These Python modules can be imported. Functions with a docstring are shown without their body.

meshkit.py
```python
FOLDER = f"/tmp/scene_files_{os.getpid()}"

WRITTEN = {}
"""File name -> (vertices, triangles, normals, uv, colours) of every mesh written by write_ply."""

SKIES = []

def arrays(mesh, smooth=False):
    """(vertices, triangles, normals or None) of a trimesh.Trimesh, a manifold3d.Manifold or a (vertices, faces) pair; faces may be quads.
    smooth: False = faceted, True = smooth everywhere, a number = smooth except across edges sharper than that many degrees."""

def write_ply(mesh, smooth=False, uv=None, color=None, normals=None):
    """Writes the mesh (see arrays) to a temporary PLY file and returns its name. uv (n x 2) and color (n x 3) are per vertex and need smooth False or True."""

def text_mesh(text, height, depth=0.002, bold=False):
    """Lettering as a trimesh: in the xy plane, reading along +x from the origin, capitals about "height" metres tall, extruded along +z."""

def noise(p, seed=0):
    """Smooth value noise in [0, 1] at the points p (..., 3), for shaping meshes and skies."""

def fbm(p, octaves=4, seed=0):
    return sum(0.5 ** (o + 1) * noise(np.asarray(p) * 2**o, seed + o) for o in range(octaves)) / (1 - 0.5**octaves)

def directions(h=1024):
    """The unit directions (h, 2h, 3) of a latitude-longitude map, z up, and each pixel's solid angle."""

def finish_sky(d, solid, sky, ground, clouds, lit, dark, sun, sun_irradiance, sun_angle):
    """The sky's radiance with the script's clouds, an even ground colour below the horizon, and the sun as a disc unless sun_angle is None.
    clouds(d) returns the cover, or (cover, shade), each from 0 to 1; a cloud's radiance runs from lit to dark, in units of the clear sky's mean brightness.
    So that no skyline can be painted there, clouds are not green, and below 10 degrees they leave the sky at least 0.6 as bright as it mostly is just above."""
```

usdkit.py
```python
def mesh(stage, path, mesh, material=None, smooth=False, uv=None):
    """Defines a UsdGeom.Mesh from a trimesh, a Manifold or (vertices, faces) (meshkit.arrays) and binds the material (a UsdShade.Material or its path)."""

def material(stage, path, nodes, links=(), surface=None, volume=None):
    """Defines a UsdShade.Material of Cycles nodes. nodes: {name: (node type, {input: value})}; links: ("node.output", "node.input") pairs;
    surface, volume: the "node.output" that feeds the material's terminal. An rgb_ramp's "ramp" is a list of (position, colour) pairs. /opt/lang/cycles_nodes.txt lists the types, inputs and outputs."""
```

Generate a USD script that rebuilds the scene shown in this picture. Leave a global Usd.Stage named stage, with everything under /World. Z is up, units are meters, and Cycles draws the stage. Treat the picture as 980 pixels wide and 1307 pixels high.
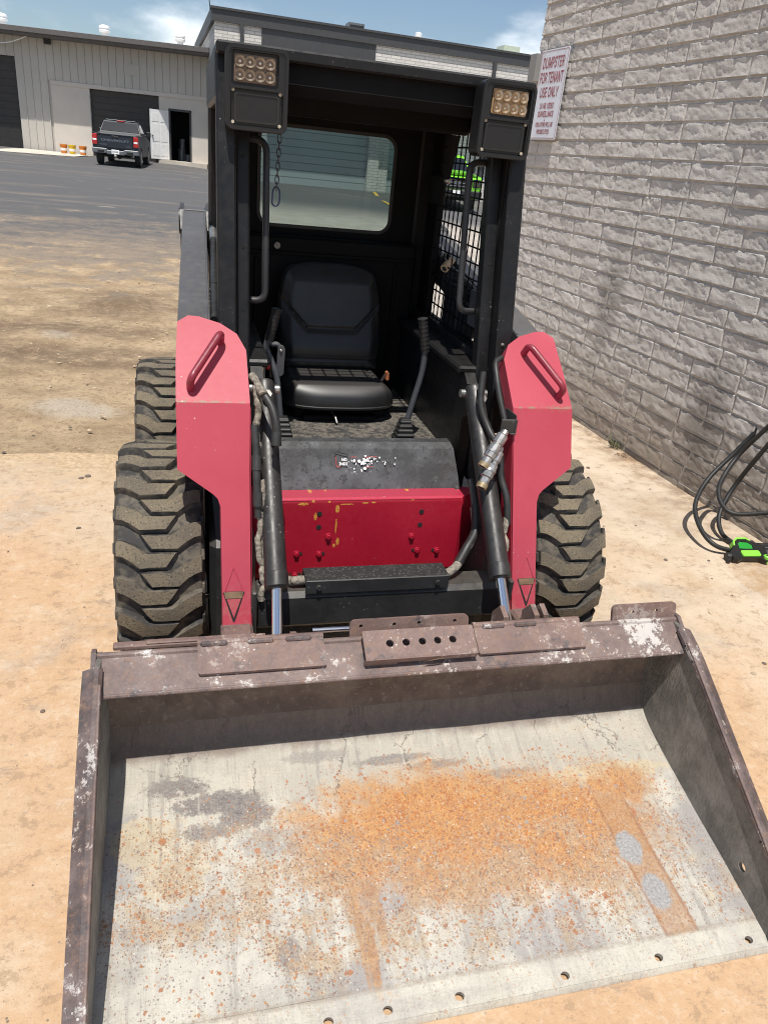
import math, random
import numpy as np, trimesh, manifold3d, usdkit, meshkit
from pxr import Usd, UsdGeom, UsdLux, UsdShade, Gf, Sdf, Vt
from shapely.geometry import Polygon, Point, box as sbox
from shapely import affinity

stage = Usd.Stage.CreateInMemory()
UsdGeom.SetStageUpAxis(stage, UsdGeom.Tokens.z)
UsdGeom.SetStageMetersPerUnit(stage, 1.0)
UsdGeom.Xform.Define(stage, '/World')
UsdGeom.Scope.Define(stage, '/World/Looks')
rng = random.Random(7)
NR = np.random.RandomState(7)

# ------------------------------------------------------------------ camera
cam = UsdGeom.Camera.Define(stage, '/World/camera')
R_, U_, F_ = (0.96700443, -0.23675448, 0.0940731), (0.01915015, 0.43576952, 0.89985454), (0.25403878, 0.86836181, -0.42592494)
cam.AddTransformOp().Set(Gf.Matrix4d(*R_, 0, *U_, 0, -F_[0], -F_[1], -F_[2], 0, -0.60785, -2.15878, 1.75, 1))
cam.CreateHorizontalApertureAttr(36.0)
cam.CreateVerticalApertureAttr(36.0 * 1024 / 767)
cam.CreateFocalLengthAttr(950.0 / 980 * 36.0)
cam.CreateClippingRangeAttr(Gf.Vec2f(0.05, 2000))
cam.CreateExposureAttr(0.19)

# ------------------------------------------------------------------ sun and sky
SUN = np.array([-0.105, -0.345, 1.0]); SUN /= np.linalg.norm(SUN)
sun = UsdLux.DistantLight.Define(stage, '/World/sun')
sun.CreateIntensityAttr(1.25); sun.CreateAngleAttr(0.5); sun.CreateColorAttr(Gf.Vec3f(1, 0.955, 0.885))
sun.GetPrim().CreateAttribute('inputs:normalize', Sdf.ValueTypeNames.Bool).Set(True)
zax = SUN; xax = np.cross([0, 1, 0], zax); xax /= np.linalg.norm(xax); yax = np.cross(zax, xax)
sun.AddTransformOp().Set(Gf.Matrix4d(*xax, 0, *yax, 0, *zax, 0, 0, 0, 30, 1))


class Ref(str):
    pass


class Node:
    def __init__(s, k): s.k = k
    def __getattr__(s, a): return Ref(f'{s.k}.{a}')


class G:
    """A Cycles node graph written as expressions."""
    def __init__(s): s.n, s.l = {}, []
    def __call__(s, kind, **inp):
        k = f'{kind}_{len(s.n)}'; vals = {}
        for a, v in inp.items():
            if isinstance(v, Ref): s.l.append((str(v), f'{k}.{a}'))
            else: vals[a] = v
        s.n[k] = (kind, vals)
        return Node(k)
    def pos(s): return s('geometry').position
    def map(s, v, scale=(1, 1, 1), loc=(0, 0, 0), rot=(0, 0, 0)): return s('mapping', vector=v, scale=scale, location=loc, rotation=rot).vector
    def noise(s, v, scale, detail=5, rough=.55, dist=0): return s('noise_texture', vector=v, scale=scale, detail=detail, roughness=rough, distortion=dist).fac
    def th(s, v, a, b): return s('map_range', range_type='smoothstep', value=v, from_min=a, from_max=b, clamp=True).result
    def lin(s, v, a, b, c=0., d=1.): return s('map_range', range_type='linear', value=v, from_min=a, from_max=b, to_min=c, to_max=d, clamp=True).result
    def m(s, op, a, b=0., clamp=False): return s('math', math_type=op, value1=a, value2=b, use_clamp=clamp).value
    def mul(s, a, b): return s.m('multiply', a, b)
    def add(s, a, b, clamp=False): return s.m('add', a, b, clamp)
    def sub(s, a, b): return s.m('subtract', a, b)
    def mx(s, a, b): return s.m('maximum', a, b)
    def inv(s, a): return s.m('subtract', 1., a)
    def mix(s, fac, a, b): return s('mix_color', fac=fac, a=a, b=b).result
    def ramp(s, fac, stops): return s('rgb_ramp', ramp=stops, fac=fac).color
    def xyz(s, v):
        n = s('separate_xyz', vector=v); return n.x, n.y, n.z
    def voro(s, v, scale, feature='f1'): return s('voronoi_texture', vector=v, scale=scale, feature=feature)
    def specks(s, v, scale, size, gate=None):
        """Small round specks of uneven size, only where the gate noise lets them be."""
        vo = s.voro(v, scale)
        r = s('separate_color', color=vo.color)
        f = s.th(s.sub(s.mul(r.r, size), vo.distance), 0., .04)
        return s.mul(f, gate) if gate is not None else f
    def blob(s, v, c, r, soft=.5, warp=None):
        """1 inside the ellipsoid at c with radii r, 0 outside, with an edge broken up by the warp noise."""
        d = s('vector_math', math_type='length', vector1=s('vector_math', math_type='multiply', vector1=s('vector_math', math_type='subtract', vector1=v, vector2=c).vector, vector2=tuple(1 / x for x in r)).vector).value
        if warp is not None: d = s.add(d, s.mul(s.sub(warp, .5), 1.6))
        return s.th(d, 1 + soft, 1 - soft)
    def done(s, name, color, rough=.6, bump=None, dist=.002, strength=1., **kw):
        p = dict(base_color=color, roughness=rough); p.update(kw)
        if bump is not None: p['normal'] = s('bump', height=bump, distance=dist, strength=strength).normal
        o = s('principled_bsdf', **p)
        return usdkit.material(stage, f'/World/Looks/{name}', s.n, s.l, surface=str(o.BSDF))


def lin(*c):                                     # sRGB 0..255 -> linear
    return tuple((x / 255 / 12.92) if x / 255 < .04045 else ((x / 255 + .055) / 1.055) ** 2.4 for x in c)


g = G()
el, az = math.asin(SUN[2]), math.atan2(SUN[0], SUN[1])
sk = g('sky_texture', sky_type='single_scattering', sun_disc=False, sun_elevation=el, sun_rotation=az, altitude=100., air_density=1.0, aerosol_density=0.8, ozone_density=2.0).color
dirv = g('texture_coordinate').generated
gx, gy, gz = g.xyz(dirv)
den = g.mx(gz, .06)
pl = g('combine_xyz', x=g.m('divide', gx, den), y=g.m('divide', gy, den), z=0.).vector
cn = g.noise(g.map(dirv, (1, 1, 2.4), (.35, 0, 0)), 3.1, 7, .55)
cm = g.mul(g.th(cn, .51, .72), g.th(gz, .0, .06))
skc = g.mix(g.mul(cm, .85), sk, (14., 14.3, 14.6))
bg = g('background_shader', color=skc, strength=0.095)
skymat = usdkit.material(stage, '/World/Looks/sky_look', g.n, g.l, surface=str(bg.background))
dome = UsdLux.DomeLight.Define(stage, '/World/sky')
dome.GetPrim().SetCustomDataByKey('kind', 'structure')
dome.GetPrim().SetCustomDataByKey('label', 'blue daytime sky with thin white clouds')
UsdShade.MaterialBindingAPI.Apply(dome.GetPrim()).Bind(skymat)

# ------------------------------------------------------------------ mesh helpers
def cat(*ms): 
    l = []
    for m in ms: l += list(m) if isinstance(m, (list, tuple)) else [m]
    return trimesh.util.concatenate(l)
def hull(p): return trimesh.convex.convex_hull(np.asarray(p, float))
def bx(x0, x1, y0, y1, z0, z1, c=.004):
    c = min(c, (x1 - x0) * .4, (y1 - y0) * .4, (z1 - z0) * .4)
    if c <= 0: return trimesh.creation.box(bounds=[[x0, y0, z0], [x1, y1, z1]])
    P = []
    for x, sx in ((x0, 1), (x1, -1)):
        for y, sy in ((y0, 1), (y1, -1)):
            for z, sz in ((z0, 1), (z1, -1)):
                P += [(x + sx * c, y + sy * c, z), (x + sx * c, y, z + sz * c), (x, y + sy * c, z + sz * c)]
    return hull(P)
def plain(x0, x1, y0, y1, z0, z1): return trimesh.creation.box(bounds=[[x0, y0, z0], [x1, y1, z1]])
def hexa(bot, top, c=0):                         # bottom quad, top quad -> convex body
    return hull(list(bot) + list(top))
def tube(P, r, n=12, caps=True):
    P = np.asarray(P, float); r = np.broadcast_to(r, len(P))
    T = np.gradient(P, axis=0); T /= np.linalg.norm(T, axis=1)[:, None] + 1e-12
    a = np.array([0, 0, 1.]) if abs(T[0][2]) < .9 else np.array([1., 0, 0])
    u = np.cross(T[0], a); u /= np.linalg.norm(u); V = []
    th = np.linspace(0, 2 * np.pi, n, endpoint=False)
    for i, t in enumerate(T):
        u = u - t * (u @ t); u /= np.linalg.norm(u); w = np.cross(t, u)
        V.append(P[i] + r[i] * (np.cos(th)[:, None] * u + np.sin(th)[:, None] * w))
    V = np.concatenate(V); F = []
    for i in range(len(P) - 1):
        for j in range(n):
            a0, b0 = i * n + j, i * n + (j + 1) % n
            F += [(a0, b0, b0 + n), (a0, b0 + n, a0 + n)]
    if caps:
        V = np.vstack([V, P[0], P[-1]]); k = len(V) - 2; e = (len(P) - 1) * n
        for j in range(n):
            F += [(k, (j + 1) % n, j), (k + 1, e + j, e + (j + 1) % n)]
    return trimesh.Trimesh(V, F, process=False)
def curve(P, n=8):                               # Catmull-Rom through the points
    P = np.asarray(P, float); Q = np.vstack([2 * P[0] - P[1], P, 2 * P[-1] - P[-2]]); out = []
    for i in range(1, len(Q) - 2):
        for t in np.linspace(0, 1, n, endpoint=False):
            a, b, c, d = Q[i - 1], Q[i], Q[i + 1], Q[i + 2]
            out.append(.5 * (2 * b + (c - a) * t + (2 * a - 5 * b + 4 * c - d) * t * t + (3 * b - a - 3 * c + d) * t ** 3))
    out.append(P[-1]); return np.array(out)
def fillet(P, r, n=6):                           # polyline with rounded corners
    P = [np.asarray(p, float) for p in P]; out = [P[0]]
    for a, b, c in zip(P, P[1:], P[2:]):
        d1, d2 = (a - b), (c - b); l = min(r, np.linalg.norm(d1) * .45, np.linalg.norm(d2) * .45)
        s, e = b + d1 / np.linalg.norm(d1) * l, b + d2 / np.linalg.norm(d2) * l
        for t in np.linspace(0, 1, n): out.append((1 - t) ** 2 * s + 2 * t * (1 - t) * b + t * t * e)
    out.append(P[-1]); return np.array(out)
def rod(a, b, r, n=16, r2=None): return tube([a, b], [r, r if r2 is None else r2], n)
def frame(o, u, v):
    u = np.asarray(u, float); u = u / np.linalg.norm(u); v = np.asarray(v, float); w = np.cross(u, v); w /= np.linalg.norm(w); v = np.cross(w, u)
    M = np.eye(4); M[:3, 0], M[:3, 1], M[:3, 2], M[:3, 3] = u, v, w, o; return M
def slab(poly, t0, t1, M=None):                  # 2D polygon extruded from t0 to t1 along its normal, placed by M
    if not hasattr(poly, 'geom_type'): poly = Polygon(poly)
    ms = []
    for q in getattr(poly, 'geoms', [poly]):
        e = trimesh.creation.extrude_polygon(q, t1 - t0, engine='earcut'); e.apply_translation((0, 0, t0)); ms.append(e)
    e = cat(ms)
    if M is not None: e.apply_transform(M)
    return e
def xprism(yz, x0, x1):                          # outline in y,z extruded along x
    return slab(yz, x0, x1, np.array([[0, 0, 1, 0], [1, 0, 0, 0], [0, 1, 0, 0], [0, 0, 0, 1.]]))
def rrect(x0, x1, y0, y1, r, n=6):
    return sbox(x0 + r, y0 + r, x1 - r, y1 - r).buffer(r, quad_segs=n)
def moved(m, d): m = m.copy(); m.apply_translation(d); return m
def mirx(m):
    m = m.copy(); m.vertices[:, 0] *= -1; m.faces = m.faces[:, ::-1]; return m
def ball(c, r, s=(1, 1, 1), sub=2):
    m = trimesh.creation.icosphere(subdivisions=sub, radius=r); m.vertices *= s; m.apply_translation(c); return m
def fine(m, edge): 
    v, f = trimesh.remesh.subdivide_to_size(m.vertices, m.faces, edge, max_iter=12); m = trimesh.Trimesh(v, f, process=False); m.merge_vertices(); return m
def text(s, h, M, depth=.0015, bold=True, center=True, width=None):
    m = meshkit.text_mesh(s, h, depth, bold); b = m.bounds
    m.apply_translation((-(b[0][0] + b[1][0]) / 2 if center else -b[0][0], -h / 2, 0))
    if width: m.vertices[:, 0] *= width / (b[1][0] - b[0][0])
    m.apply_transform(M); return m

USED, LOC = {}, {}
def numbered(parent, name):
    k = (parent, name); c = USED.get(k, 0); USED[k] = c + 1
    return f'{parent}/{name}' if c == 0 else f'{parent}/{name}_{c:03d}'
def tag(p, label=None, cat_=None, group=None, kind=None):
    for k, v in (('label', label), ('category', cat_), ('group', group), ('kind', kind)):
        if v: p.SetCustomDataByKey(k, v)
    return p
def thing(name, label, cat_, loc=(0, 0, 0), group=None, kind=None):
    path = numbered('/World', name); x = UsdGeom.Xform.Define(stage, path); x.AddTranslateOp().Set(Gf.Vec3d(*map(float, loc)))
    LOC[path] = np.asarray(loc, float); tag(x.GetPrim(), label, cat_, group, kind); return path
def obj(name, mesh, mat, parent='/World', smooth=30, label=None, kind=None):
    """One mesh, its points given in world metres, under its parent."""
    path = numbered(parent, name); m = mesh.copy(); off = LOC.get(parent, np.zeros(3)); m.apply_translation(-off); LOC[path] = off
    u = usdkit.mesh(stage, path, m, mat, smooth=smooth); tag(u.GetPrim(), label, None, None, kind)
    return path
def single(name, mesh, mat, label, cat_=None, group=None, kind=None, smooth=30):
    p = obj(name, mesh, mat, smooth=smooth); tag(stage.GetPrimAtPath(p), label, cat_, group, kind); return p

# ------------------------------------------------------------------ materials
def mat_plain(name, col, rough=.6, var=.12, scale=6, bump=.0, **kw):
    g = G(); p = g.pos(); n = g.noise(p, scale, 5)
    c = g.mix(g.lin(n, .3, .7), tuple(x * (1 - var) for x in col), tuple(min(1, x * (1 + var)) for x in col))
    return g.done(name, c, rough, n if bump else None, bump or .001, .5, **kw)
def mat_paint(name, col, fade, speck=(.30, .29, .27), dusty=.25, rough=.42, size=.20, dens=(.54, .66), sc=75., **kw):
    """Painted steel with faded patches, dust on what faces up, pale chips and specks."""
    g = G(); p = g.pos(); n = g.noise(p, 5, 6); n2 = g.noise(p, 40, 4)
    c = g.mix(g.lin(n, .35, .7), col, fade)
    nz = g.xyz(g('geometry').normal)[2]
    d = g.mul(g.mul(g.th(nz, .1, .95), g.lin(n2, .3, .7, .5, 1.)), dusty)
    c = g.mix(d, c, (.20, .165, .125))
    ch = g.mx(g.specks(p, sc, size, g.th(n, dens[0] - .06, dens[1])), g.specks(p, sc * 2.3, size * .75, g.th(g.noise(p, 9, 3), .5, .6)))
    c = g.mix(ch, c, speck)
    r = g.lin(n2, .3, .7, rough - .08, rough + .12)
    return g.done(name, c, r, g.add(n2, ch), .0006, .4, **kw)

M_BLACK = mat_paint('black_painted_steel', (.016, .0165, .018), (.030, .031, .034), dusty=.12)
M_CAB = mat_paint('cab_black_paint', (.0060, .0061, .0066), (.0105, .0107, .0115), dusty=.04, dens=(.58, .70), specular_ior_level=.35)
M_INNER = mat_plain('cab_interior_black', (.0042, .0042, .0046), .7, .3, specular_ior_level=.2)
M_CYL = mat_paint('cylinder_black_paint', (.011, .0112, .012), (.020, .0205, .0215), dusty=.10, dens=(.52, .64), size=.22, sc=85.)
M_GREYST = mat_paint('boom_grey_paint', (.045, .050, .058), (.075, .08, .09), dusty=.25, dens=(.6, .7))
M_TOOLBAR = mat_paint('bar_black_paint', (.018, .019, .020), (.034, .035, .036), dusty=.22, dens=(.53, .64))
M_RUBBER = mat_plain('black_rubber', (.014, .014, .014), .55, .3, 30, .0006)
M_PLASTIC = mat_plain('black_plastic', (.0085, .0085, .009), .42, .2, 40, .0003)
M_CHROME = mat_plain('chrome_rod', (.75, .75, .76), .12, .03, metallic=1.)
M_STEEL = mat_plain('bare_steel', (.42, .41, .39), .35, .3, 60, .0004, metallic=.85)
M_BRASS = mat_plain('old_brass', (.42, .33, .20), .45, .3, 60, metallic=.7)
M_HOSE = mat_plain('hydraulic_hose', (.022, .022, .022), .5, .4, 30, .0006)
M_SLEEVE = mat_plain('dirty_white_sleeve', (.21, .185, .15), .9, .6, 90, .008)
M_BOLT = mat_plain('bolt_head', (.20, .19, .175), .45, .4, 60, metallic=.5)
M_SCREW = mat_plain('pale_screw', (.42, .38, .30), .5, .3, 60)
M_WHITE = mat_plain('white_paint', (.84, .84, .83), .5, .05)
M_DARKRED_PIN = mat_plain('red_plastic', (.35, .02, .02), .5)
M_TAN_END = mat_plain('tan_hose_end', (.45, .32, .20), .6, .2, 30)
M_ORANGE_CLIP = mat_plain('orange_brown_buckle', (.40, .14, .06), .5)
M_BLUE = mat_plain('blue_cap', (.02, .10, .42), .45)

# sun-bleached red arms
g = G(); p = g.pos(); n = g.noise(p, 3, 5); n2 = g.noise(p, 55, 4)
c = g.mix(g.lin(n, .3, .7), (.365, .042, .066), (.41, .056, .084))
blot = g.th(g.noise(p, 11, 2), .60, .66); c = g.mix(g.mul(blot, .08), c, (.33, .028, .05))
px_, py_, pz_ = g.xyz(p)
crz = g.m('absolute', g.sub(pz_, 1.062))
rub = g.mul(g.th(crz, .016, .0), g.th(g.noise(p, 120, 6, .7), .50, .60)); rub = g.mul(rub, g.th(g.m('absolute', px_), .42, .66)); rub = g.mx(rub, g.mul(g.th(crz, .004, .001), g.th(g.noise(p, 40, 6, .7), .45, .55)))
c = g.mix(rub, c, (.22, .15, .10))
ch = g.specks(p, 55, .17, g.th(g.noise(p, 6, 3), .50, .62)); c = g.mix(ch, c, (.62, .42, .36))
dk = g.specks(p, 38, .13, g.th(g.noise(p, 5, 3), .52, .6)); c = g.mix(dk, c, (.16, .02, .03))
scr_ = g.noise(g.map(p, (22, 3, 3), rot=(.3, 0, .5)), 7, 4, .6); c = g.mix(g.mul(g.mul(g.th(g.m('absolute', g.sub(scr_, .5)), .004, .0), g.th(g.noise(p, 5, 4), .50, .60)), .45), c, (.55, .22, .22))
drt = g.mul(g.th(g.noise(g.map(p, (5, 5, .8)), 6, 7, .75), .56, .74), .18); c = g.mix(drt, c, (.26, .045, .05))
low = g.mul(g.th(pz_, .62, .42), g.th(g.noise(p, 30, 6, .75), .46, .62)); c = g.mix(g.mul(low, .4), c, (.30, .19, .14))
M_ARM = g.done('sun_bleached_red_paint', c, g.lin(n2, .3, .7, .50, .53), ch, .0004, .3, specular_ior_level=.4)
M_HANDLE = mat_paint('worn_red_handle', (.17, .012, .028), (.26, .025, .045), speck=(.30, .22, .20), dusty=.1, rough=.35, sc=90.)
M_ARMIN = mat_plain('inner_red_paint', (.34, .02, .04), .45, .15)  # deeper, plainer red for the inner faces of the arms
# deeper red front panel with yellow paint remains and scratches
g = G(); p = g.pos(); n = g.noise(p, 4, 5); n2 = g.noise(p, 60, 4)
c = g.mix(g.lin(n, .3, .7), (.30, .006, .022), (.37, .011, .030))
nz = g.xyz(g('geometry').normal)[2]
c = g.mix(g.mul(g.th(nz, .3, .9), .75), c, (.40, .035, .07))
sc = g.noise(g.map(p, (9, 9, 2.0), rot=(0, .5, 0)), 14, 3, .5); scr = g.th(g.m('absolute', g.sub(sc, .5)), .006, .0)
c = g.mix(g.mul(g.mul(scr, .30), g.th(n, .45, .6)), c, (.55, .12, .15))
y = None; w = g.noise(p, 190, 5, .75)
for (cx, cz, rx, rz) in ((-.235, .683, .015, .004), (-.190, .637, .005, .013), (-.116, .664, .006, .012), (-.117, .60, .0022, .026), (-.108, .538, .005, .013), (-.120, .523, .004, .006), (-.085, .680, .02, .002), (-.02, .684, .010, .002), (.01, .685, .008, .002), (-.20, .692, .006, .003), (.15, .692, .006, .002), (-.145, .69, .004, .003)):
    b = g.blob(p, (cx, .085, cz), (rx * 1.15, .2, rz * 1.15), .12, w); y = b if y is None else g.mx(y, b)
c = g.mix(g.mul(y, g.th(g.noise(p, 260, 4, .7), .40, .52)), c, (.58, .33, .05))
ch = g.specks(p, 60, .16, g.th(g.noise(p, 8, 3), .5, .6)); c = g.mix(ch, c, (.62, .40, .36))
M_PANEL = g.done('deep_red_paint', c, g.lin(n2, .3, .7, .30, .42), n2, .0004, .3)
# worn plastic lid
g = G(); p = g.pos(); n = g.noise(p, 7, 7, .7); n2 = g.noise(p, 130, 3); n3 = g.noise(p, 28, 7, .75)
c = g.mix(g.th(n, .38, .62), (.036, .036, .037), (.075, .078, .083))
pk = g.th(g.noise(p, 42, 7, .8), .545, .575); c = g.mix(g.mul(pk, g.th(n, .36, .5)), c, (.028, .028, .028))
sc = g.th(n3, .60, .70); c = g.mix(g.mul(sc, .55), c, (.17, .17, .165))
lf = g.xyz(p)[0]
st = g.specks(p, 110, .36, g.blob(p, (-.015, .24, .76), (.05, .2, .022), .5, n3)); c = g.mix(st, c, (.72, .71, .70))
M_LID = g.done('scuffed_grey_plastic', c, .52, g.add(g.mul(n2, .4), g.mul(pk, .6)), .0012, .5)
# seat vinyl
g = G(); p = g.pos(); n = g.noise(p, 260, 2); n2 = g.noise(p, 9, 5)
c = g.mix(g.lin(n2, .3, .7), (.012, .012, .0125), (.022, .022, .022))
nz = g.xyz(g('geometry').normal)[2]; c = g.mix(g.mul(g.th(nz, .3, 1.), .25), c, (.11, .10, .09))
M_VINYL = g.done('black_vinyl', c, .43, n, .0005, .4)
# anti-slip dirty floor
g = G(); p = g.pos(); n = g.noise(p, 45, 6, .7); c = g.mix(g.th(n, .4, .62), (.030, .028, .026), (.13, .115, .095))
M_FLOORPAN = g.done('dusty_floor_plate', c, .8, n, .003, .6)
g = G(); p = g.pos(); v = g.voro(p, 70); n = g.noise(p, 25, 5)
c = g.mix(g.th(v.distance, .42, .30), (.016, .0155, .015), (.045, .041, .037)); c = g.mix(g.th(n, .5, .65), c, (.03, .028, .025))
M_STEP = g.done('step_grip_plate', c, .7, g.th(v.distance, .5, .2), .004, .7)
# tyre
g = G(); p = g.pos(); n = g.noise(p, 24, 6, .65); n2 = g.noise(p, 7, 4)
c = g.mix(g.th(g.add(n, g.mul(g.sub(n2, .5), .6)), .42, .66), (.030, .028, .026), (.110, .093, .070))
M_TYRE = g.done('black_tyre_rubber', c, .78, n, .002, .5)
g = G(); p = g.pos(); n = g.noise(p, 150, 6, .7); n2 = g.noise(p, 8, 5)
c = g.mix(g.th(n2, .3, .7), (.105, .088, .065), (.165, .135, .09))
c = g.mix(g.th(n, .47, .36), c, (.045, .040, .034)); c = g.mix(g.specks(p, 120, .22), c, (.30, .25, .18))
M_TREAD = g.done('dusty_tyre_tread', c, .9, n, .003, .8)
# concrete apron dusted with orange soil
def ground_graph():
    g = G(); p = g.pos(); x, y, z = g.xyz(p)
    return g, p, x, y
g, p, x, y = ground_graph()
big = g.noise(p, .55, 4, .6); mid = g.noise(p, 2.6, 6, .65); fin = g.noise(p, 38, 5, .7); vf = g.noise(p, 210, 3)
orange = g.th(g.add(g.mul(g.sub(big, .5), 2.2), g.add(g.lin(x, 3., -2., 0., .55), g.lin(y, 1.4, -.8, .0, .45))), .30, .85)
c = g.mix(orange, (.47, .365, .255), (.475, .31, .18))
c = g.mix(g.mul(g.th(mid, .50, .72), .75), c, (.53, .42, .30))
c = g.mix(g.mul(g.th(mid, .46, .30), .65), c, (.38, .25, .145))
gy = g.mul(g.th(g.noise(g.map(p, (1, 1, 1), (3, 8, 0)), 1.5, 6, .7), .54, .66), .45); c = g.mix(gy, c, (.33, .295, .255))
c = g.mix(g.mul(g.th(fin, .52, .70), .45), c, (.31, .205, .125)); c = g.mix(g.mul(g.th(fin, .46, .30), .35), c, (.56, .46, .345))
c = g.mix(g.specks(p, 26, .14, g.th(mid, .42, .55)), c, (.16, .125, .095)); c = g.mix(g.specks(p, 70, .16), c, (.24, .18, .13))
wr = g.noise(p, 7, 6, .7)
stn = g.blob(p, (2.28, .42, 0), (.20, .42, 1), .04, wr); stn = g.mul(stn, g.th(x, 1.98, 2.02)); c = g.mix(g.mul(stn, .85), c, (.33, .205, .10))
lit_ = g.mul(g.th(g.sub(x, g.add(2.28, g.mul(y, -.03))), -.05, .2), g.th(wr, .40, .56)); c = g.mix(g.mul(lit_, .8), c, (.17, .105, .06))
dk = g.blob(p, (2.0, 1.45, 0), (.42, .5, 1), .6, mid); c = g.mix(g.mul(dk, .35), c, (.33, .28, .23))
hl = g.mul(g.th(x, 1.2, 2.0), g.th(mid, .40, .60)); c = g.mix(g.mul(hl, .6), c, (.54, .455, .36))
sp2 = g.noise(p, 11, 9, .82); ed_ = g.mul(g.th(g.add(y, g.add(g.mul(g.sub(mid, .5), 1.3), g.mul(g.sub(sp2, .5), .9))), 1.75, 2.25), g.th(x, 1.1, .7)); c = g.mix(g.mul(ed_, .9), c, g.mix(g.th(fin, .4, .6), (.33, .23, .13), (.50, .37, .225))); c = g.mix(g.mul(g.th(sp2, .53, .60), .42), c, (.55, .45, .34)); c = g.mix(g.mul(g.th(sp2, .465, .41), .6), c, (.29, .195, .12))
mk = g.noise(g.map(p, (1, 2.2, 1), (4, 1, 0)), 4.5, 9, .8); c = g.mix(g.mul(g.th(mk, .56, .64), .6), c, (.235, .175, .13))
c = g.mix(g.mul(g.th(vf, .56, .70), .35), c, (.25, .18, .12))
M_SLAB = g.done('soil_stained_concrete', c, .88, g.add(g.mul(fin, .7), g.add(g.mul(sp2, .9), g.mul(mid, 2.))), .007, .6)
# yard: rough soil nearby, asphalt with dust farther off, pale concrete to the right
g, p, x, y = ground_graph()
big = g.noise(p, .35, 5, .6); mid = g.noise(p, 1.9, 7, .68); fin = g.noise(p, 22, 6, .75); vf = g.noise(p, 120, 4, .7)
st = g.noise(g.map(p, (.12, .75, 1)), 1.6, 6, .65)
c = g.mix(g.th(mid, .34, .66), (.33, .23, .13), (.52, .385, .235))
c = g.mix(g.mul(g.th(fin, .50, .62), .65), c, (.21, .14, .08)); c = g.mix(g.mul(g.th(vf, .55, .66), .55), c, (.55, .44, .30)); c = g.mix(g.mul(g.th(vf, .46, .36), .5), c, (.17, .115, .07))
d1 = g.mx(g.blob(p, (-1.25, 6.9, 0), (.75, .75, 1), .8, mid), g.mx(g.blob(p, (-2.1, 4.6, 0), (2.0, .35, 1), .8, mid), g.blob(p, (-1.7, 5.7, 0), (1.0, .35, 1), .8, mid)))
c = g.mix(g.mul(g.mul(d1, g.th(g.noise(p, 9, 9, .8), .36, .52)), .65), c, (.115, .075, .045))
wp = g.mx(g.mul(g.blob(p, (-1.35, 3.15, 0), (.26, .14, 1), .6, fin), g.th(vf, .36, .50)), g.mul(g.blob(p, (-1.75, 5.3, 0), (.14, .16, 1), .5, fin), g.th(vf, .42, .58))); c = g.mix(g.mul(wp, .7), c, (.50, .45, .38))
gra = g.mul(g.th(g.add(g.noise(p, 1.1, 8, .8), g.lin(y, 3.5, 12., -.18, .16)), .5, .60), .7); c = g.mix(gra, c, g.mix(vf, (.16, .135, .115), (.27, .225, .18)))
asp = g.mix(g.th(vf, .35, .7), (.080, .081, .085), (.130, .128, .126))
asp = g.mix(g.mul(g.th(st, .52, .70), .65), asp, (.27, .215, .165)); asp = g.mix(g.mul(g.th(mid, .56, .72), .35), asp, (.20, .18, .16))
asp = g.mix(g.mul(g.th(fin, .55, .7), .4), asp, (.17, .145, .12)); asp = g.mix(g.specks(g.map(p, (.35, 1, 1)), 1.3, .14), asp, (.30, .27, .23))
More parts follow.
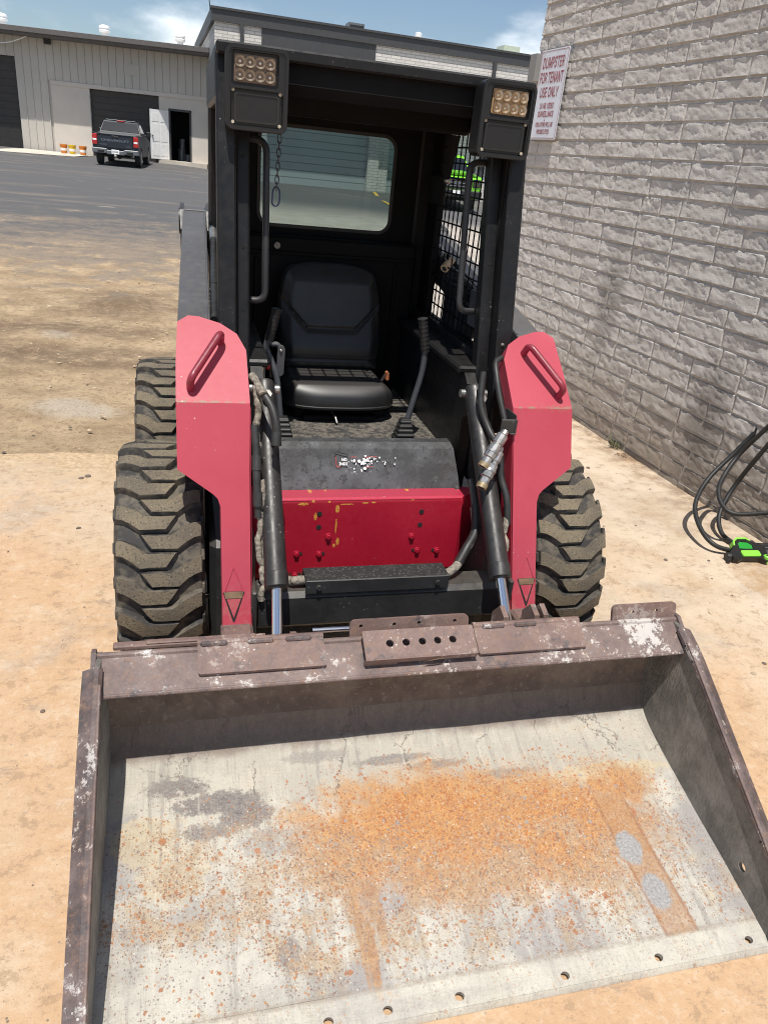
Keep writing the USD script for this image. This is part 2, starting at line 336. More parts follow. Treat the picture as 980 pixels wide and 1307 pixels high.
far = g.th(g.add(y, g.add(g.mul(g.sub(g.add(st, g.noise(p, 2.2, 9, .85)), 1.), 13.), g.mul(g.sub(fin, .5), 8.))), 10., 15.5)
c = g.mix(far, c, asp)
con = g.mix(g.th(mid, .35, .65), (.40, .35, .295), (.48, .425, .36)); c = g.mix(g.mul(g.th(g.add(x, g.mul(big, .6)), 1.2, 1.7), g.th(y, 24., 18.)), c, con)
M_YARD = g.done('yard_soil_and_asphalt', c, .9, g.add(g.mul(fin, .9), g.add(g.mul(vf, .5), g.mul(mid, 1.))), .030, .9)
M_PAD = mat_plain('pale_concrete', (.55, .50, .42), .85, .15, 2, .003)
M_PEBBLE = mat_plain('pale_pebbles', (.42, .33, .23), .85, .45, 14)
M_CHIP = mat_plain('dark_chips', (.13, .10, .08), .85, .4, 14)

# bucket: brown outer steel with rust, white splashes
def bucket_steel(name, base, base2, white=.5):
    g = G(); p = g.pos(); n = g.noise(p, 9, 7, .7); n2 = g.noise(p, 46, 7, .75); n3 = g.noise(p, 140, 4, .7)
    c = g.mix(g.th(n, .35, .65), base, base2)
    c = g.mix(g.mul(g.th(g.noise(p, 17, 6, .7), .54, .66), .7), c, (.045, .045, .05))
    c = g.mix(g.mul(g.th(n2, .50, .62), .5), c, (.20, .115, .075))
    wmask = g.mul(g.mx(g.th(g.add(g.noise(p, 34, 9, .85), g.mul(g.sub(n, .5), .9)), .60, .70), g.mul(g.th(g.add(n2, g.mul(g.sub(g.noise(p, 5, 4), .5), 1.0)), .64, .70), .8)), white); c = g.mix(wmask, c, (.52, .50, .47))
    c = g.mix(g.specks(p, 85, .24, g.th(n, .46, .62)), c, (.55, .53, .50))
    return g.done(name, c, g.lin(n3, .3, .7, .5, .75), g.add(n2, g.mul(n3, .6)), .003, .7)
M_LIP = bucket_steel('brown_worn_steel', (.115, .080, .074), (.185, .135, .122), .95)
M_PLATEWELD = bucket_steel('weld_plate_steel', (.130, .085, .075), (.19, .125, .105), .35)
M_RIM = bucket_steel('side_rim_steel', (.055, .040, .038), (.14, .105, .10), .75)
g = G(); p = g.pos(); n = g.noise(p, 8, 6, .7); n2 = g.noise(p, 60, 6, .75); n3 = g.noise(g.map(p, (1, 1.6, .5)), 26, 5, .7)
c = g.mix(g.th(n, .38, .64), (.14, .13, .115), (.26, .242, .215)); c = g.mix(g.mul(g.th(n2, .56, .68), .5), c, (.32, .30, .27))
c = g.mix(g.mul(g.th(n3, .58, .68), .4), c, (.34, .33, .295))
yy = g.xyz(p)[1]
M_SIDE = g.done('grey_side_steel', c, .62, g.add(g.mul(n3, 1.6), n2), .012, 1.)
g = G(); p = g.pos(); n = g.noise(p, 6, 7, .7); n2 = g.noise(g.map(p, (3, 1, .6)), 22, 6, .7); zz = g.xyz(p)[2]
c = g.mix(g.th(g.add(n, g.mul(g.sub(n2, .5), .12)), .36, .64), (.105, .076, .064), (.19, .148, .12))
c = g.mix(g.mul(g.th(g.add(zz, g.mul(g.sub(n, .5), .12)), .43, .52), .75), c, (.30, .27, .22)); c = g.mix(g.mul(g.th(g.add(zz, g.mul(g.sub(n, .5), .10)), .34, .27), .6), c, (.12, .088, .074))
c = g.mix(g.mul(g.th(g.noise(p, 45, 6, .75), .54, .64), .4), c, (.33, .30, .26))
M_BACK = g.done('bucket_back_steel', c, .7, g.add(n2, n), .004, .7)

# bucket floor: bare pale steel, cement skin, orange rust, scratches
g = G(); p = g.pos(); x, y, z = g.xyz(p); q = g('combine_xyz', x=x, y=y, z=0.).vector
n1 = g.noise(q, 5, 9, .72); n2 = g.noise(q, 30, 10, .86); n3 = g.noise(q, 210, 5, .8); n4 = g.noise(g.map(q, loc=(5, 2, 0)), 8, 8, .75); n5 = g.noise(g.map(q, loc=(1, 7, 0)), 150, 6, .8); n7 = g.noise(g.map(q, loc=(9, 4, 0)), 3, 6, .65)
def rag(c_, r_, nz, k=.55, wdt=.05):
    """A ragged patch: a soft ellipse added to noise and cut, so that it breaks up into islands at its rim."""
    sft = g.blob(q, (c_[0], c_[1], 0), (r_[0], r_[1], 1), .9); v_ = g.add(g.mul(sft, k), nz); return g.th(v_, .5 + k * .55 - wdt, .5 + k * .55 + wdt)
def many(L, nz, k=.55, wdt=.05):
    o = None
    for cx, cy, rx, ry, a in L:
        b = g.mul(rag((cx, cy), (rx, ry), nz, k, wdt), a); o = b if o is None else g.mx(o, b)
    return o
c = g.mix(g.th(n1, .36, .64), (.345, .325, .285), (.50, .475, .41))
c = g.mix(g.mul(g.th(n4, .50, .62), .60), c, (.47, .405, .285))
c = g.mix(g.mul(g.th(n7, .50, .36), .75), c, (.245, .232, .232))
c = g.mix(g.mul(g.th(n2, .55, .66), .55), c, (.53, .50, .44)); c = g.mix(g.mul(g.th(n2, .45, .36), .35), c, (.25, .235, .23))
# cement skin along the back
sk_ = g.th(g.add(y, g.mul(g.sub(n1, .5), .35)), -.70, -.66); c = g.mix(g.mul(sk_, .8), c, g.mix(g.th(n4, .4, .6), (.36, .335, .28), (.425, .395, .33)))
yl_ = many(((.60, -.70, .22, .035, .8), (-.72, -.74, .10, .07, .7), (-.66, -.82, .09, .08, .6), (.30, -.70, .3, .03, .4)), n2); c = g.mix(g.mul(yl_, .7), c, (.50, .395, .225))
skin = many(((-.66, -.60, .10, .04, 1.), (-.56, -.655, .15, .035, 1.), (-.47, -.70, .10, .045, 1.), (-.57, -.73, .10, .03, .9), (-.40, -.775, .13, .05, .6), (-.06, -.585, .17, .018, .8), (.08, -.615, .12, .022, .8), (.28, -.665, .12, .022, .7), (-.40, -1.05, .035, .055, .95), (-.05, -1.19, .25, .02, .5), (-.25, -.555, .14, .02, .5), (.0, -.70, .30, .025, .6)), g.add(g.mul(n2, .9), g.mul(g.sub(n1, .5), .5)), .36, .03)
c = g.mix(g.mul(skin, g.lin(g.add(g.mul(n5, .5), g.mul(n2, .5)), .42, .60, 1., .35)), c, (.098, .080, .086)); rimw = g.mul(many(((-.62, -.635, .17, .07, 1.), (-.50, -.73, .22, .09, 1.)), g.add(g.mul(n2, .65), g.mul(n1, .35)), .42, .035), g.sub(1., skin)); c = g.mix(g.mul(rimw, .35), c, (.54, .51, .43))
# rust field: tan stain, then flecks of several sizes
wv = g('vector_math', math_type='add', vector1=q, vector2=g('vector_math', math_type='scale', vector1=g('vector_math', math_type='subtract', vector1=g('noise_texture', vector=q, scale=110., detail=4., roughness=.7).color, vector2=(.5, .5, .5)).vector, scale=.012).vector).vector
def flecks(scale, size, gate, off=0.):
    vo = g.voro(g.map(wv, (1, 1, 1), (off, off * 1.7, 0)), scale); cc = g('separate_color', color=vo.color)
    return g.mul(g.th(g.sub(g.mul(cc.r, size), vo.distance), 0., .08), g.m('less_than', cc.g, gate))
def union(L, vec=q):
    o = None
    for cx, cy, rx, ry, k in L:
        b = g.mul(g.blob(vec, (cx, cy, 0), (rx, ry, 1), .9), k); o = b if o is None else g.mx(o, b)
    return o
strk = g.noise(g.map(q, (15, 1.1, 1)), 2.2, 7, .7)
c = g.mix(g.mul(g.th(strk, .53, .64), .5), c, (.205, .19, .175)); c = g.mix(g.mul(g.th(strk, .44, .34), .35), c, (.55, .52, .45))
fld = union(((.02, -.77, .34, .13, 1.), (.36, -.84, .28, .16, 1.), (.12, -.89, .30, .10, .9), (.60, -.76, .12, .09, .8), (-.18, -.85, .18, .11, .75)))
fld = g.m('multiply', fld, g.lin(n4, .34, .56, .75, 1.))
stain = g.th(g.add(g.mul(fld, .58), g.mul(n4, .8)), .46, .88); c = g.mix(g.mul(stain, .9), c, g.mix(g.th(n2, .36, .64), (.33, .195, .085), (.44, .30, .145)))
deep = g.th(g.add(g.mul(fld, .32), g.add(g.mul(n4, .45), g.mul(n2, .55))), .54, .80); c = g.mix(g.mul(deep, .85), c, g.mix(g.th(n2, .40, .60), (.39, .155, .035), (.49, .235, .065)))
for sc_, sz, kk, col, off in ((62, .60, .06, (.38, .12, .03), 1.), (120, .80, .20, (.37, .115, .022), 2.), (200, .9, .32, (.31, .09, .02), 3.), (280, .9, .25, (.28, .10, .035), 4.), (85, .6, .08, (.27, .25, .24), 5.), (280, .7, .12, (.50, .42, .30), 6.)):
    c = g.mix(g.mul(flecks(sc_, sz, g.mul(fld, kk), off), .8), c, col)
# brown freckles lower down
frz = union(((-.55, -.88, .26, .14, 1.), (-.25, -.95, .28, .15, 1.), (.28, -.95, .48, .17, .9), (.66, -.95, .16, .26, .5), (-.70, -.80, .12, .12, .7), (-.3, -1.1, .4, .1, .3)))
frz = g.m('multiply', frz, g.lin(n4, .38, .58, .25, 1.))
tint = g.th(g.add(g.mul(frz, .3), g.add(g.mul(n4, .6), g.mul(strk, .4))), .58, .80); c = g.mix(g.mul(tint, .75), c, g.mix(g.th(n2, .4, .6), (.33, .225, .13), (.42, .32, .21)))
for sc_, sz, kk, col, off in ((48, .50, .05, (.34, .12, .03), 11.), (95, .75, .16, (.32, .125, .04), 12.), (165, .9, .30, (.38, .165, .055), 13.), (260, .9, .34, (.17, .085, .055), 14.), (280, .7, .14, (.53, .51, .46), 16.)):
    c = g.mix(g.mul(flecks(sc_, sz, g.mul(frz, kk), off), .88), c, col)
fr = flecks(44, .80, g.mul(frz, .5), 12.)
c = g.mix(g.mul(many(((-.205, -1.08, .013, .10, 1.), (-.225, -1.03, .010, .13, .8), (-.17, -1.0, .012, .08, .7), (-.20, -.96, .04, .05, .6)), g.add(g.mul(n2, .35), g.add(g.mul(n5, .35), g.mul(strk, .3))), .5, .08), .75), c, g.mix(g.th(n2, .4, .6), (.28, .12, .04), (.42, .24, .10)))
lowg = g.mul(g.th(g.add(y, g.mul(g.sub(n1, .5), .3)), -.70, -.80), g.lin(n4, .40, .60, .15, 1.))
c = g.mix(g.mul(flecks(150, .6, g.mul(lowg, .16), 21.), .8), c, (.20, .17, .155)); c = g.mix(g.mul(flecks(260, .8, g.mul(lowg, .30), 22.), .7), c, (.17, .12, .10))
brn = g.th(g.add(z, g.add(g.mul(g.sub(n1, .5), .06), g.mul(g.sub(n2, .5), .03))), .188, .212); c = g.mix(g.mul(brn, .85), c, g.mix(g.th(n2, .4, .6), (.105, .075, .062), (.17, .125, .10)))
pale = g.mul(g.th(g.add(y, g.mul(g.sub(n2, .5), .02)), -1.142, -1.152), g.lin(n2, .36, .56, .3, .9)); c = g.mix(g.mul(pale, .7), c, (.53, .50, .42))
# a long plate print with two bare ovals
u = g.sub(x, g.add(.573, g.mul(g.add(y, .80), -.08)))
strip = g.mul(g.th(g.add(g.m('absolute', u), g.mul(g.sub(n2, .5), .03)), .054, .044), g.mul(g.th(g.add(y, g.mul(g.sub(n1, .5), .15)), -.73, -.80), g.th(y, -1.155, -1.148)))
c = g.mix(g.mul(strip, g.lin(n2, .35, .6, .9, .45)), c, g.mix(g.th(n5, .4, .6), (.27, .12, .045), (.42, .24, .10)))
edge = g.mul(strip, g.mul(g.th(g.m('absolute', u), .036, .047), g.th(n2, .42, .52))); c = g.mix(g.mul(edge, .8), c, (.22, .085, .035))
for cx, cy in ((.565, -.925), (.583, -1.044)):
    c = g.mix(g.blob(q, (cx, cy, 0), (.036, .046, 1), .16, n2), c, g.mix(g.th(n5, .4, .6), (.22, .215, .215), (.36, .355, .345)))
for cx, cy in ((-.25, -.62), (-.1, -.6)): pass
spx = g.th(n1, .38, .58)
c = g.mix(g.specks(q, 55, .20, g.mul(spx, lowg)), c, (.30, .11, .04)); c = g.mix(g.mul(g.specks(q, 120, .22, g.th(n4, .44, .6)), lowg), c, (.12, .06, .045)); c = g.mix(g.specks(q, 60, .10), c, (.33, .12, .04))
for sc_, an in (((30, 1.4, 1), .12), ((1.6, 22, 1), .1), ((24, 1.2, 1), -.5)):
    scn = g.noise(g.map(q, sc_, rot=(0, 0, an)), 5, 5, .65); c = g.mix(g.mul(g.mul(g.th(g.m('absolute', g.sub(scn, .5)), .007, .0), .7), g.th(n4, .40, .52)), c, (.19, .155, .14))
crk = g.voro(g('vector_math', math_type='add', vector1=q, vector2=g('vector_math', math_type='scale', vector1=g('noise_texture', vector=q, scale=9., detail=6., roughness=.7).color, scale=.14).vector).vector, 4.5, 'distance_to_edge').distance
cm_ = g.mul(g.mul(g.th(crk, .008, .001), g.th(n4, .45, .55)), g.th(y, -.74, -.62)); c = g.mix(g.mul(cm_, .7), c, (.15, .125, .115))
c = g.mix(g.mul(g.th(n3, .52, .70), .30), c, (.19, .165, .145)); c = g.mix(g.mul(g.th(n3, .46, .32), .25), c, (.56, .53, .47))
seam = g.mul(g.th(g.m('absolute', g.add(y, 1.1485)), .010, .002), g.th(n2, .40, .55)); c = g.mix(g.mul(seam, .6), c, (.24, .20, .16))
hgt = g.add(g.mul(n2, .8), g.add(g.mul(n3, .6), g.add(g.mul(skin, -.12), g.add(g.mul(fr, .12), g.mul(cm_, -.7)))))
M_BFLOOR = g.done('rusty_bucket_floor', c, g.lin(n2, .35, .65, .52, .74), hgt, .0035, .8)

# painted split-face block
g = G(); p = g.pos(); n = g.noise(p, 4, 5); n2 = g.noise(p, 70, 6, .7); x, y, z = g.xyz(p); n6 = g.noise(p, 13, 5, .65)
ri = g('object_info').random
c = g.mix(g.lin(n, .3, .7), (.51, .485, .46), (.59, .56, .53)); c = g.mix(g.mul(ri, .25), c, (.47, .44, .41))
c = g.mix(g.mul(g.th(g.add(z, g.mul(g.sub(n6, .5), .9)), .80, -.05), .85), c, (.26, .205, .155))
gr = g.mx(g.blob(p, (2.49, 1.62, .45), (.4, .16, .36), .7, n6), g.mul(g.blob(p, (2.42, 2.92, .98), (.3, .13, .35), .7, n6), .8)); c = g.mix(g.mul(gr, .6), c, (.115, .10, .088))
pit = g.specks(p, 85, .24, g.th(g.noise(p, 12, 3), .42, .55)); c = g.mix(pit, c, (.06, .055, .05))
mos = g.mul(g.th(n6, .52, .62), g.th(z, .22, .02)); c = g.mix(g.mul(mos, .5), c, (.17, .155, .09))
M_BLOCK = g.done('painted_split_block', c, .85, g.sub(g.add(g.noise(p, 120, 6, .75), g.add(g.mul(g.noise(p, 300, 3, .7), .3), g.mul(n6, .5))), g.mul(pit, .8)), .008, 1.)
M_MORTAR = mat_plain('painted_mortar', (.46, .43, .40), .9, .2, 20, .004)

# buildings
M_METALWALL = mat_plain('beige_metal_siding', (.50, .47, .42), .55, .06, .6)
M_STUCCO = mat_plain('beige_stucco', (.58, .535, .475), .9, .06, 1.2, .004)
M_EAVE = mat_plain('brown_grey_eave', (.115, .105, .098), .6, .1)
M_SHUTTER = mat_plain('dark_shutter', (.036, .034, .034), .5, .15)
M_GREYDOOR = mat_plain('grey_green_shutter', (.37, .40, .40), .55, .06, .8)
M_DARKPANEL = mat_plain('charcoal_panel', (.050, .050, .052), .55, .1)
M_LIGHTBAND = mat_plain('grey_canopy', (.24, .235, .225), .6, .08)
M_ROOFM = mat_plain('pale_roof', (.42, .41, .39), .7, .1)
M_VOID = mat_plain('dark_room', (.012, .012, .012), .9)
M_YELLOW = mat_plain('yellow_paint', (.62, .40, .06), .6, .2, 8)
M_ORANGE = mat_plain('orange_plastic', (.62, .20, .035), .5, .1)
M_YELPL = mat_plain('yellow_plastic', (.70, .46, .03), .5, .1)
g = G(); p = g.pos(); x, y, z = g.xyz(p)
b = g('brick_texture', vector=g('combine_xyz', x=x, y=z, z=0.).vector, color1=(.66, .63, .585), color2=(.56, .53, .49), mortar=(.40, .375, .345), scale=1., mortar_size=.014, mortar_smooth=.2, brick_width=.42, row_height=.115)
M_WBRICK = g.done('white_painted_brick', b.color, .85, b.fac, .01, .6, )
def glass(name, tint, refl=.9, ior=1.5):
    g = G(); t = g('transparent_bsdf', color=tint); r = g('glossy_bsdf', color=(refl,) * 3, roughness=.02); f = g('fresnel', IOR=ior)
    mx = g('mix_closure', fac=f.fac, closure1=t.BSDF, closure2=r.BSDF)
    return usdkit.material(stage, f'/World/Looks/{name}', g.n, g.l, surface=str(mx.closure))
M_GLASS = glass('tinted_cab_glass', (.60, .665, .65), .6, 1.25)
M_CARGLASS = mat_plain('car_glass', (.012, .014, .016), .08, .1, coat_weight=.5)
M_LENS = mat_plain('lamp_reflector', (.62, .55, .46), .22, .1, 60, metallic=.8)
M_AMBER = mat_plain('amber_lamp_plate', (.40, .26, .13), .4, .15, 40)
M_SIGN = mat_plain('sign_white', (.70, .73, .80), .4, .04)
M_SIGNRED = mat_plain('sign_red_print', (.30, .085, .10), .5, .1)
M_TRUCK = mat_plain('grey_car_paint', (.014, .019, .027), .5, .05)
M_LETTER = mat_plain('tailgate_letters', (.15, .17, .20), .4, .05)
M_TAIL = mat_plain('red_lamp', (.42, .006, .012), .2, .1, coat_weight=.5)
M_TRIM = mat_plain('black_trim', (.014, .014, .015), .5, .2)
M_ALU = mat_plain('grey_bumper', (.16, .17, .18), .4, .1, metallic=.4)
M_LIME = mat_plain('lime_green_paint', (.18, .62, .02), .3, .06, coat_weight=.4)
M_LIME2 = mat_plain('lime_green_plastic', (.20, .55, .05), .45, .1)
M_GREEN2 = mat_plain('green_plastic', (.01, .24, .025), .45, .1)
M_CLEARG = mat_plain('grey_clear_plastic', (.34, .36, .38), .25, .1)
M_LEAF = mat_plain('weed_leaf', (.12, .125, .055), .8, .3, 30)
M_PAPER = mat_plain('white_litter', (.74, .74, .73), .8, .08, 20, .004)
M_WOODCHIP = mat_plain('dry_leaf', (.36, .20, .10), .8, .3, 30)
M_LITTER = mat_plain('brown_leaf_litter', (.17, .11, .065), .85, .4, 30)
M_STICKRED = mat_plain('sticker_red', (.42, .05, .05), .6)
M_BLUEST = mat_plain('blued_carabiner', (.018, .018, .06), .35, .2, metallic=.5)
M_RIMW = mat_plain('wheel_steel', (.10, .09, .08), .6, .3, 12)

# ------------------------------------------------------------------ the setting
def ss(a, b, x): t = np.clip((x - a) / (b - a), 0, 1); return t * t * (3 - 2 * t)
def terrain(x, y):
    return ((.45 + .12 * (1 - ss(-1, 3, x))) * ss(8, 31, y) * (1 - .62 * ss(4, 10, x) * (1 - ss(29.5, 32.5, y))) + .12 * ss(33, 38, y) * (1 - ss(0, 3, x)))
def wall_x(y): return 2.49 - math.tan(math.radians(3.0)) * (y - 2)

def axis(a, b, s0, lo, hi, k=1.22):
    v = list(np.arange(a, b, s0)); s = s0
    while v[-1] < hi: s *= k; v.append(v[-1] + s)
    s = s0; w = [v[0]]
    while w[-1] > lo: s *= k; w.append(w[-1] - s)
    return np.array(w[:0:-1] + v)
X = axis(-6.5, 3.0, .055, -420, 420); Y = axis(1.6, 9.0, .055, -420, 420)
gx_, gy_ = np.meshgrid(X, Y, indexing='ij')
near = ss(2.2, 2.7, gy_) * (1 - ss(11, 17, gy_)) 
P3 = np.stack([gx_, gy_, np.zeros_like(gx_)], -1)
bump = (meshkit.fbm(P3 * 1.6, 4, 3) - .5) * .05 + (meshkit.fbm(P3 * 7, 4, 5) - .5) * .045
for cx, cy, r, h in ((-1.45, 3.25, .30, .05), (-1.9, 5.3, .25, .03), (-1.3, 6.9, .6, .05), (-2.2, 4.7, .7, .03)):
    bump += h * np.exp(-((gx_ - cx) ** 2 + (gy_ - cy) ** 2) / r ** 2)
gz_ = terrain(gx_, gy_) - .022 + near * (bump * (1 - ss(.9, 1.5, gx_)) - .004)
V = np.stack([gx_, gy_, gz_], -1).reshape(-1, 3); nx, ny = gx_.shape
I = np.arange(nx * ny).reshape(nx, ny)
F = np.concatenate([np.stack([I[:-1, :-1], I[1:, :-1], I[1:, 1:]], -1).reshape(-1, 3), np.stack([I[:-1, :-1], I[1:, 1:], I[:-1, 1:]], -1).reshape(-1, 3)])
single('yard_ground', trimesh.Trimesh(V, F, process=False), M_YARD, 'rough tan soil of the yard turning to dark asphalt farther off', kind='structure', smooth=True)

# concrete apron with a ragged far edge
xs = np.concatenate([np.arange(-40, -5, 1.), np.arange(-5, 2.75, .04), np.arange(2.8, 6, .5)])
ye = 2.30 + .10 * (meshkit.fbm(np.stack([xs * 1.3, xs * 0, xs * 0], -1), 6, 11) - .5) * 4.5 + 2.6 * ss(.9, 1.6, xs)
rows = [ye, ye - .03, ye - .2, ye - .6, ye * 0 - 1, ye * 0 - 3, ye * 0 - 9, ye * 0 - 40]
zz_ = [-.035, .002, .0, .0, .0, .0, .0, .0]
V = np.concatenate([np.stack([xs, r, np.full_like(xs, z)], -1) for r, z in zip(rows, zz_)]); k = len(xs); F = []
for r in range(len(rows) - 1):
    for i in range(k - 1):
        a = r * k + i; F += [(a, a + k, a + k + 1), (a, a + k + 1, a + 1)]
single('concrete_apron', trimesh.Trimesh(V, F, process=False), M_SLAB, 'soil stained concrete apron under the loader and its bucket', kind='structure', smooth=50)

def pebbles(n, region, size, mat, name, label, seed):
    r = np.random.RandomState(seed); ms = []
    base = trimesh.creation.icosphere(subdivisions=1, radius=1.)
    for i in range(n):
        x, y = region(r); s = size * (0.45 + r.rand() ** 3 * 2.2); v = base.vertices * (1 + .35 * (r.rand(len(base.vertices), 1) - .5))
        v = v * np.array([s * r.uniform(.7, 1.5), s * r.uniform(.7, 1.3), s * r.uniform(.35, .7)])
        a = r.rand() * 6.3; v = v @ np.array([[math.cos(a), -math.sin(a), 0], [math.sin(a), math.cos(a), 0], [0, 0, 1]])
        z = float(terrain(x, y)) - (.012 if y > 2.3 else 0)
        ms.append(trimesh.Trimesh(v + [x, y, z + s * .2], base.faces, process=False))
    tag(stage.GetPrimAtPath(obj(name, cat(ms), mat, smooth=False)), label, 'gravel', None, 'stuff')
pebbles(700, lambda r: (-4.5 + 4.2 * r.rand(), 2.3 + 7 * r.rand() ** 1.4), .0065, M_PEBBLE, 'loose_stones', 'small pale stones lying on the rough soil', 4)
pebbles(260, lambda r: (-2.2 + 4.4 * r.rand(), -1.5 + 3.9 * r.rand()), .0045, M_PEBBLE, 'grit', 'fine pale grit scattered on the concrete apron', 5)
pebbles(240, lambda r: (-3.2 + 5.5 * r.rand(), -1.6 + 4.5 * r.rand()), .0050, M_CHIP, 'dark_grit', 'dark chips of dirt scattered on the concrete apron', 6)
pebbles(420, lambda r: ((lambda yy: (wall_x(yy) - .02 - .10 * r.rand() ** 2, yy))(2.2 + 1.7 * r.rand())), .0055, M_LITTER, 'leaf_litter', 'brown leaf litter along the foot of the block wall', 8)

# ------------------------------------------------------------------ block wall on the right
wd = np.array([-math.sin(math.radians(3)), math.cos(math.radians(3)), 0]); wn = np.array([-wd[1], wd[0], 0]); wn = np.array([-math.cos(math.radians(3)), -math.sin(math.radians(3)), 0])
wo = np.array([wall_x(2.0), 2.0, 0.])                      # s = 0 at y = 2
def WP(s, h, d=0.): return wo + wd * s + np.array([0, 0, h]) + wn * d
S0, S1, HT = -4.2, 2.70, 4.30
wall = thing('block_wall', 'tall grey painted split face block wall to the right of the loader', 'wall', WP((S0 + S1) / 2, 0))
WM = np.eye(4); WM[:3, 0], WM[:3, 1], WM[:3, 2], WM[:3, 3] = wd, wn, [0, 0, 1], wo   # columns: along, out, up (left-handed is fixed below)
def wallbody(s0, s1, d0, d1, z0, z1):
    pts = [WP(s, z, d) for s in (s0, s1) for d in (d0, d1) for z in (z0, z1)]; return hull(pts)
obj('wall_core', wallbody(S0, S1 - .01, -2.5, .0035, -.3, HT), M_MORTAR, wall)
def block_face(s0, s1, z0, z1, seed, nu, nv, prot):
    u = np.linspace(0, 1, nu); v = np.linspace(0, 1, nv); u = np.sort(np.concatenate([u, [.015, .985]])); v = np.sort(np.concatenate([v, [.06, .94]]))
    a, b = np.meshgrid(u, v, indexing='ij'); s = s0 + (s1 - s0) * a; z = z0 + (z1 - z0) * b
    L = s1 - s0; H = z1 - z0
    ed = np.minimum(np.minimum(a, 1 - a) * L, np.minimum(b, 1 - b) * H); ed = np.clip(ed / .006, 0, 1) ** .5
    q = np.stack([s * 7, z * 16, np.full_like(s, seed * 3.7)], -1)
    d = prot + .0045 * (1 - b) + (meshkit.fbm(q, 4, 2) - .45) * .016 + (meshkit.fbm(q * 3.3, 3, 9) - .5) * .009 + (meshkit.fbm(q * 9, 2, 4) - .5) * .006
    d = np.maximum(d, .001) * ed
    pts = wo + s[..., None] * wd + z[..., None] * np.array([0, 0, 1.]) + (d - .012 * (ed <= 0.001))[..., None] * wn
    k = len(v); I = np.arange(len(u) * k).reshape(len(u), k)
    F = np.concatenate([np.stack([I[:-1, :-1], I[:-1, 1:], I[1:, 1:]], -1).reshape(-1, 3), np.stack([I[:-1, :-1], I[1:, 1:], I[1:, :-1]], -1).reshape(-1, 3)])
    return trimesh.Trimesh(pts.reshape(-1, 3), F, process=False)
blocks = []; CH, BL, J = .1105, .42, .0055
for row in range(-1, int(HT / CH)):
    z0 = .045 + row * CH; z1 = z0 + CH - J
    off = (.10 if row % 2 else .31) + .05 * math.sin(row * 12.9); s = S0 - off; idx = 0
    while s < S1:
        L = BL * rng.choice([1, 1, 1, 1, .5, 1.02, .98]); a, b = max(s, S0), min(s + L - J, S1)
        if b - a > .03: blocks.append((a, b, max(z0, -.06), min(z1, HT)))
        s += L
cp = np.array([-.608, -2.159, 1.75])
def bkey(b):                                              # those the photograph shows largest first
    c = WP((b[0] + b[1]) / 2, (b[2] + b[3]) / 2); v = c - cp; depth = v @ np.array(F_)
    if depth < .2: return 9e9
    sx = 950 * (v @ np.array(R_)) / depth; sy = 950 * (v @ np.array(U_)) / depth
    inside = abs(sx) < 520 and abs(sy) < 680
    return depth + (0 if inside else 50)
order = sorted(range(len(blocks)), key=lambda i: bkey(blocks[i]))
rest = []
for r, i in enumerate(order):
    a, b, z0, z1 = blocks[i]
    prot = .006 + .0045 * rng.random() ** 1.3
    if r < 300: obj('block', block_face(a, b, z0, z1, i + 1, 30 if bkey(blocks[i]) < 5.2 else 22, 11, prot), M_BLOCK, wall, smooth=55)
    else: rest.append(block_face(a, b, z0, z1, i + 1, 6, 3, prot))
obj('block_courses', cat(rest), M_BLOCK, wall, smooth=55, kind='stuff')
obj('junction_box', wallbody(S1 - .12, S1 - .002, .012, .085, 2.47, 2.67), M_LIGHTBAND, wall, label='grey metal box on the far corner of the wall')

# the sign
sg = thing('wall_sign', 'white metal notice with red lettering screwed to the block wall', 'sign', WP(2.35, 2.03, .04))
s0, s1, h0, h1 = 2.115, 2.575, 2.03, 2.69
SM = frame(WP((s0 + s1) / 2, (h0 + h1) / 2, .040), -wd, (0, 0, 1))
hw, hh = (s1 - s0) / 2, (h1 - h0) / 2
pl_ = obj('sign_plate', slab(rrect(-hw, hw, -hh, hh, .012), 0, .003, SM), M_SIGN, sg)
fr = rrect(-hw + .010, hw - .010, -hh + .010, hh - .010, .008); fr = fr.difference(rrect(-hw + .0135, hw - .0135, -hh + .0135, hh - .0135, .007))
obj('border', slab(fr, .0035, .0042, SM), M_SIGNRED, pl_)
def sline(t, y, h, w, bold=True): 
    T = np.eye(4); T[1, 3] = y; T[2, 3] = .0036; obj('lettering', text(t, h, SM @ T, .0008, bold, True, w), M_SIGNRED, pl_, smooth=False)
sline('DUMPSTER', .235, .075, .36); sline('FOR TENANT', .128, .075, .39); sline('USE ONLY', .022, .070, .31)
sline('24 HR. VIDEO', -.078, .040, .24); sline('SURVEILLANCE', -.138, .040, .27); sline('\u2022', -.182, .03, .012); sline('VIOLATORS WILL BE', -.216, .030, .30); sline('PROSECUTED', -.270, .032, .22)
for a in (-1, 1): 
    for b in (-1, 1): obj('sign_screw', ball((SM @ [a * .17, b * .315, .004, 1])[:3], .006, sub=1), M_SCREW, sg)
obj('standoff', wallbody(s0 + .1, s1 - .1, .0, .039, h0 + .1, h1 - .1), M_MORTAR, sg)

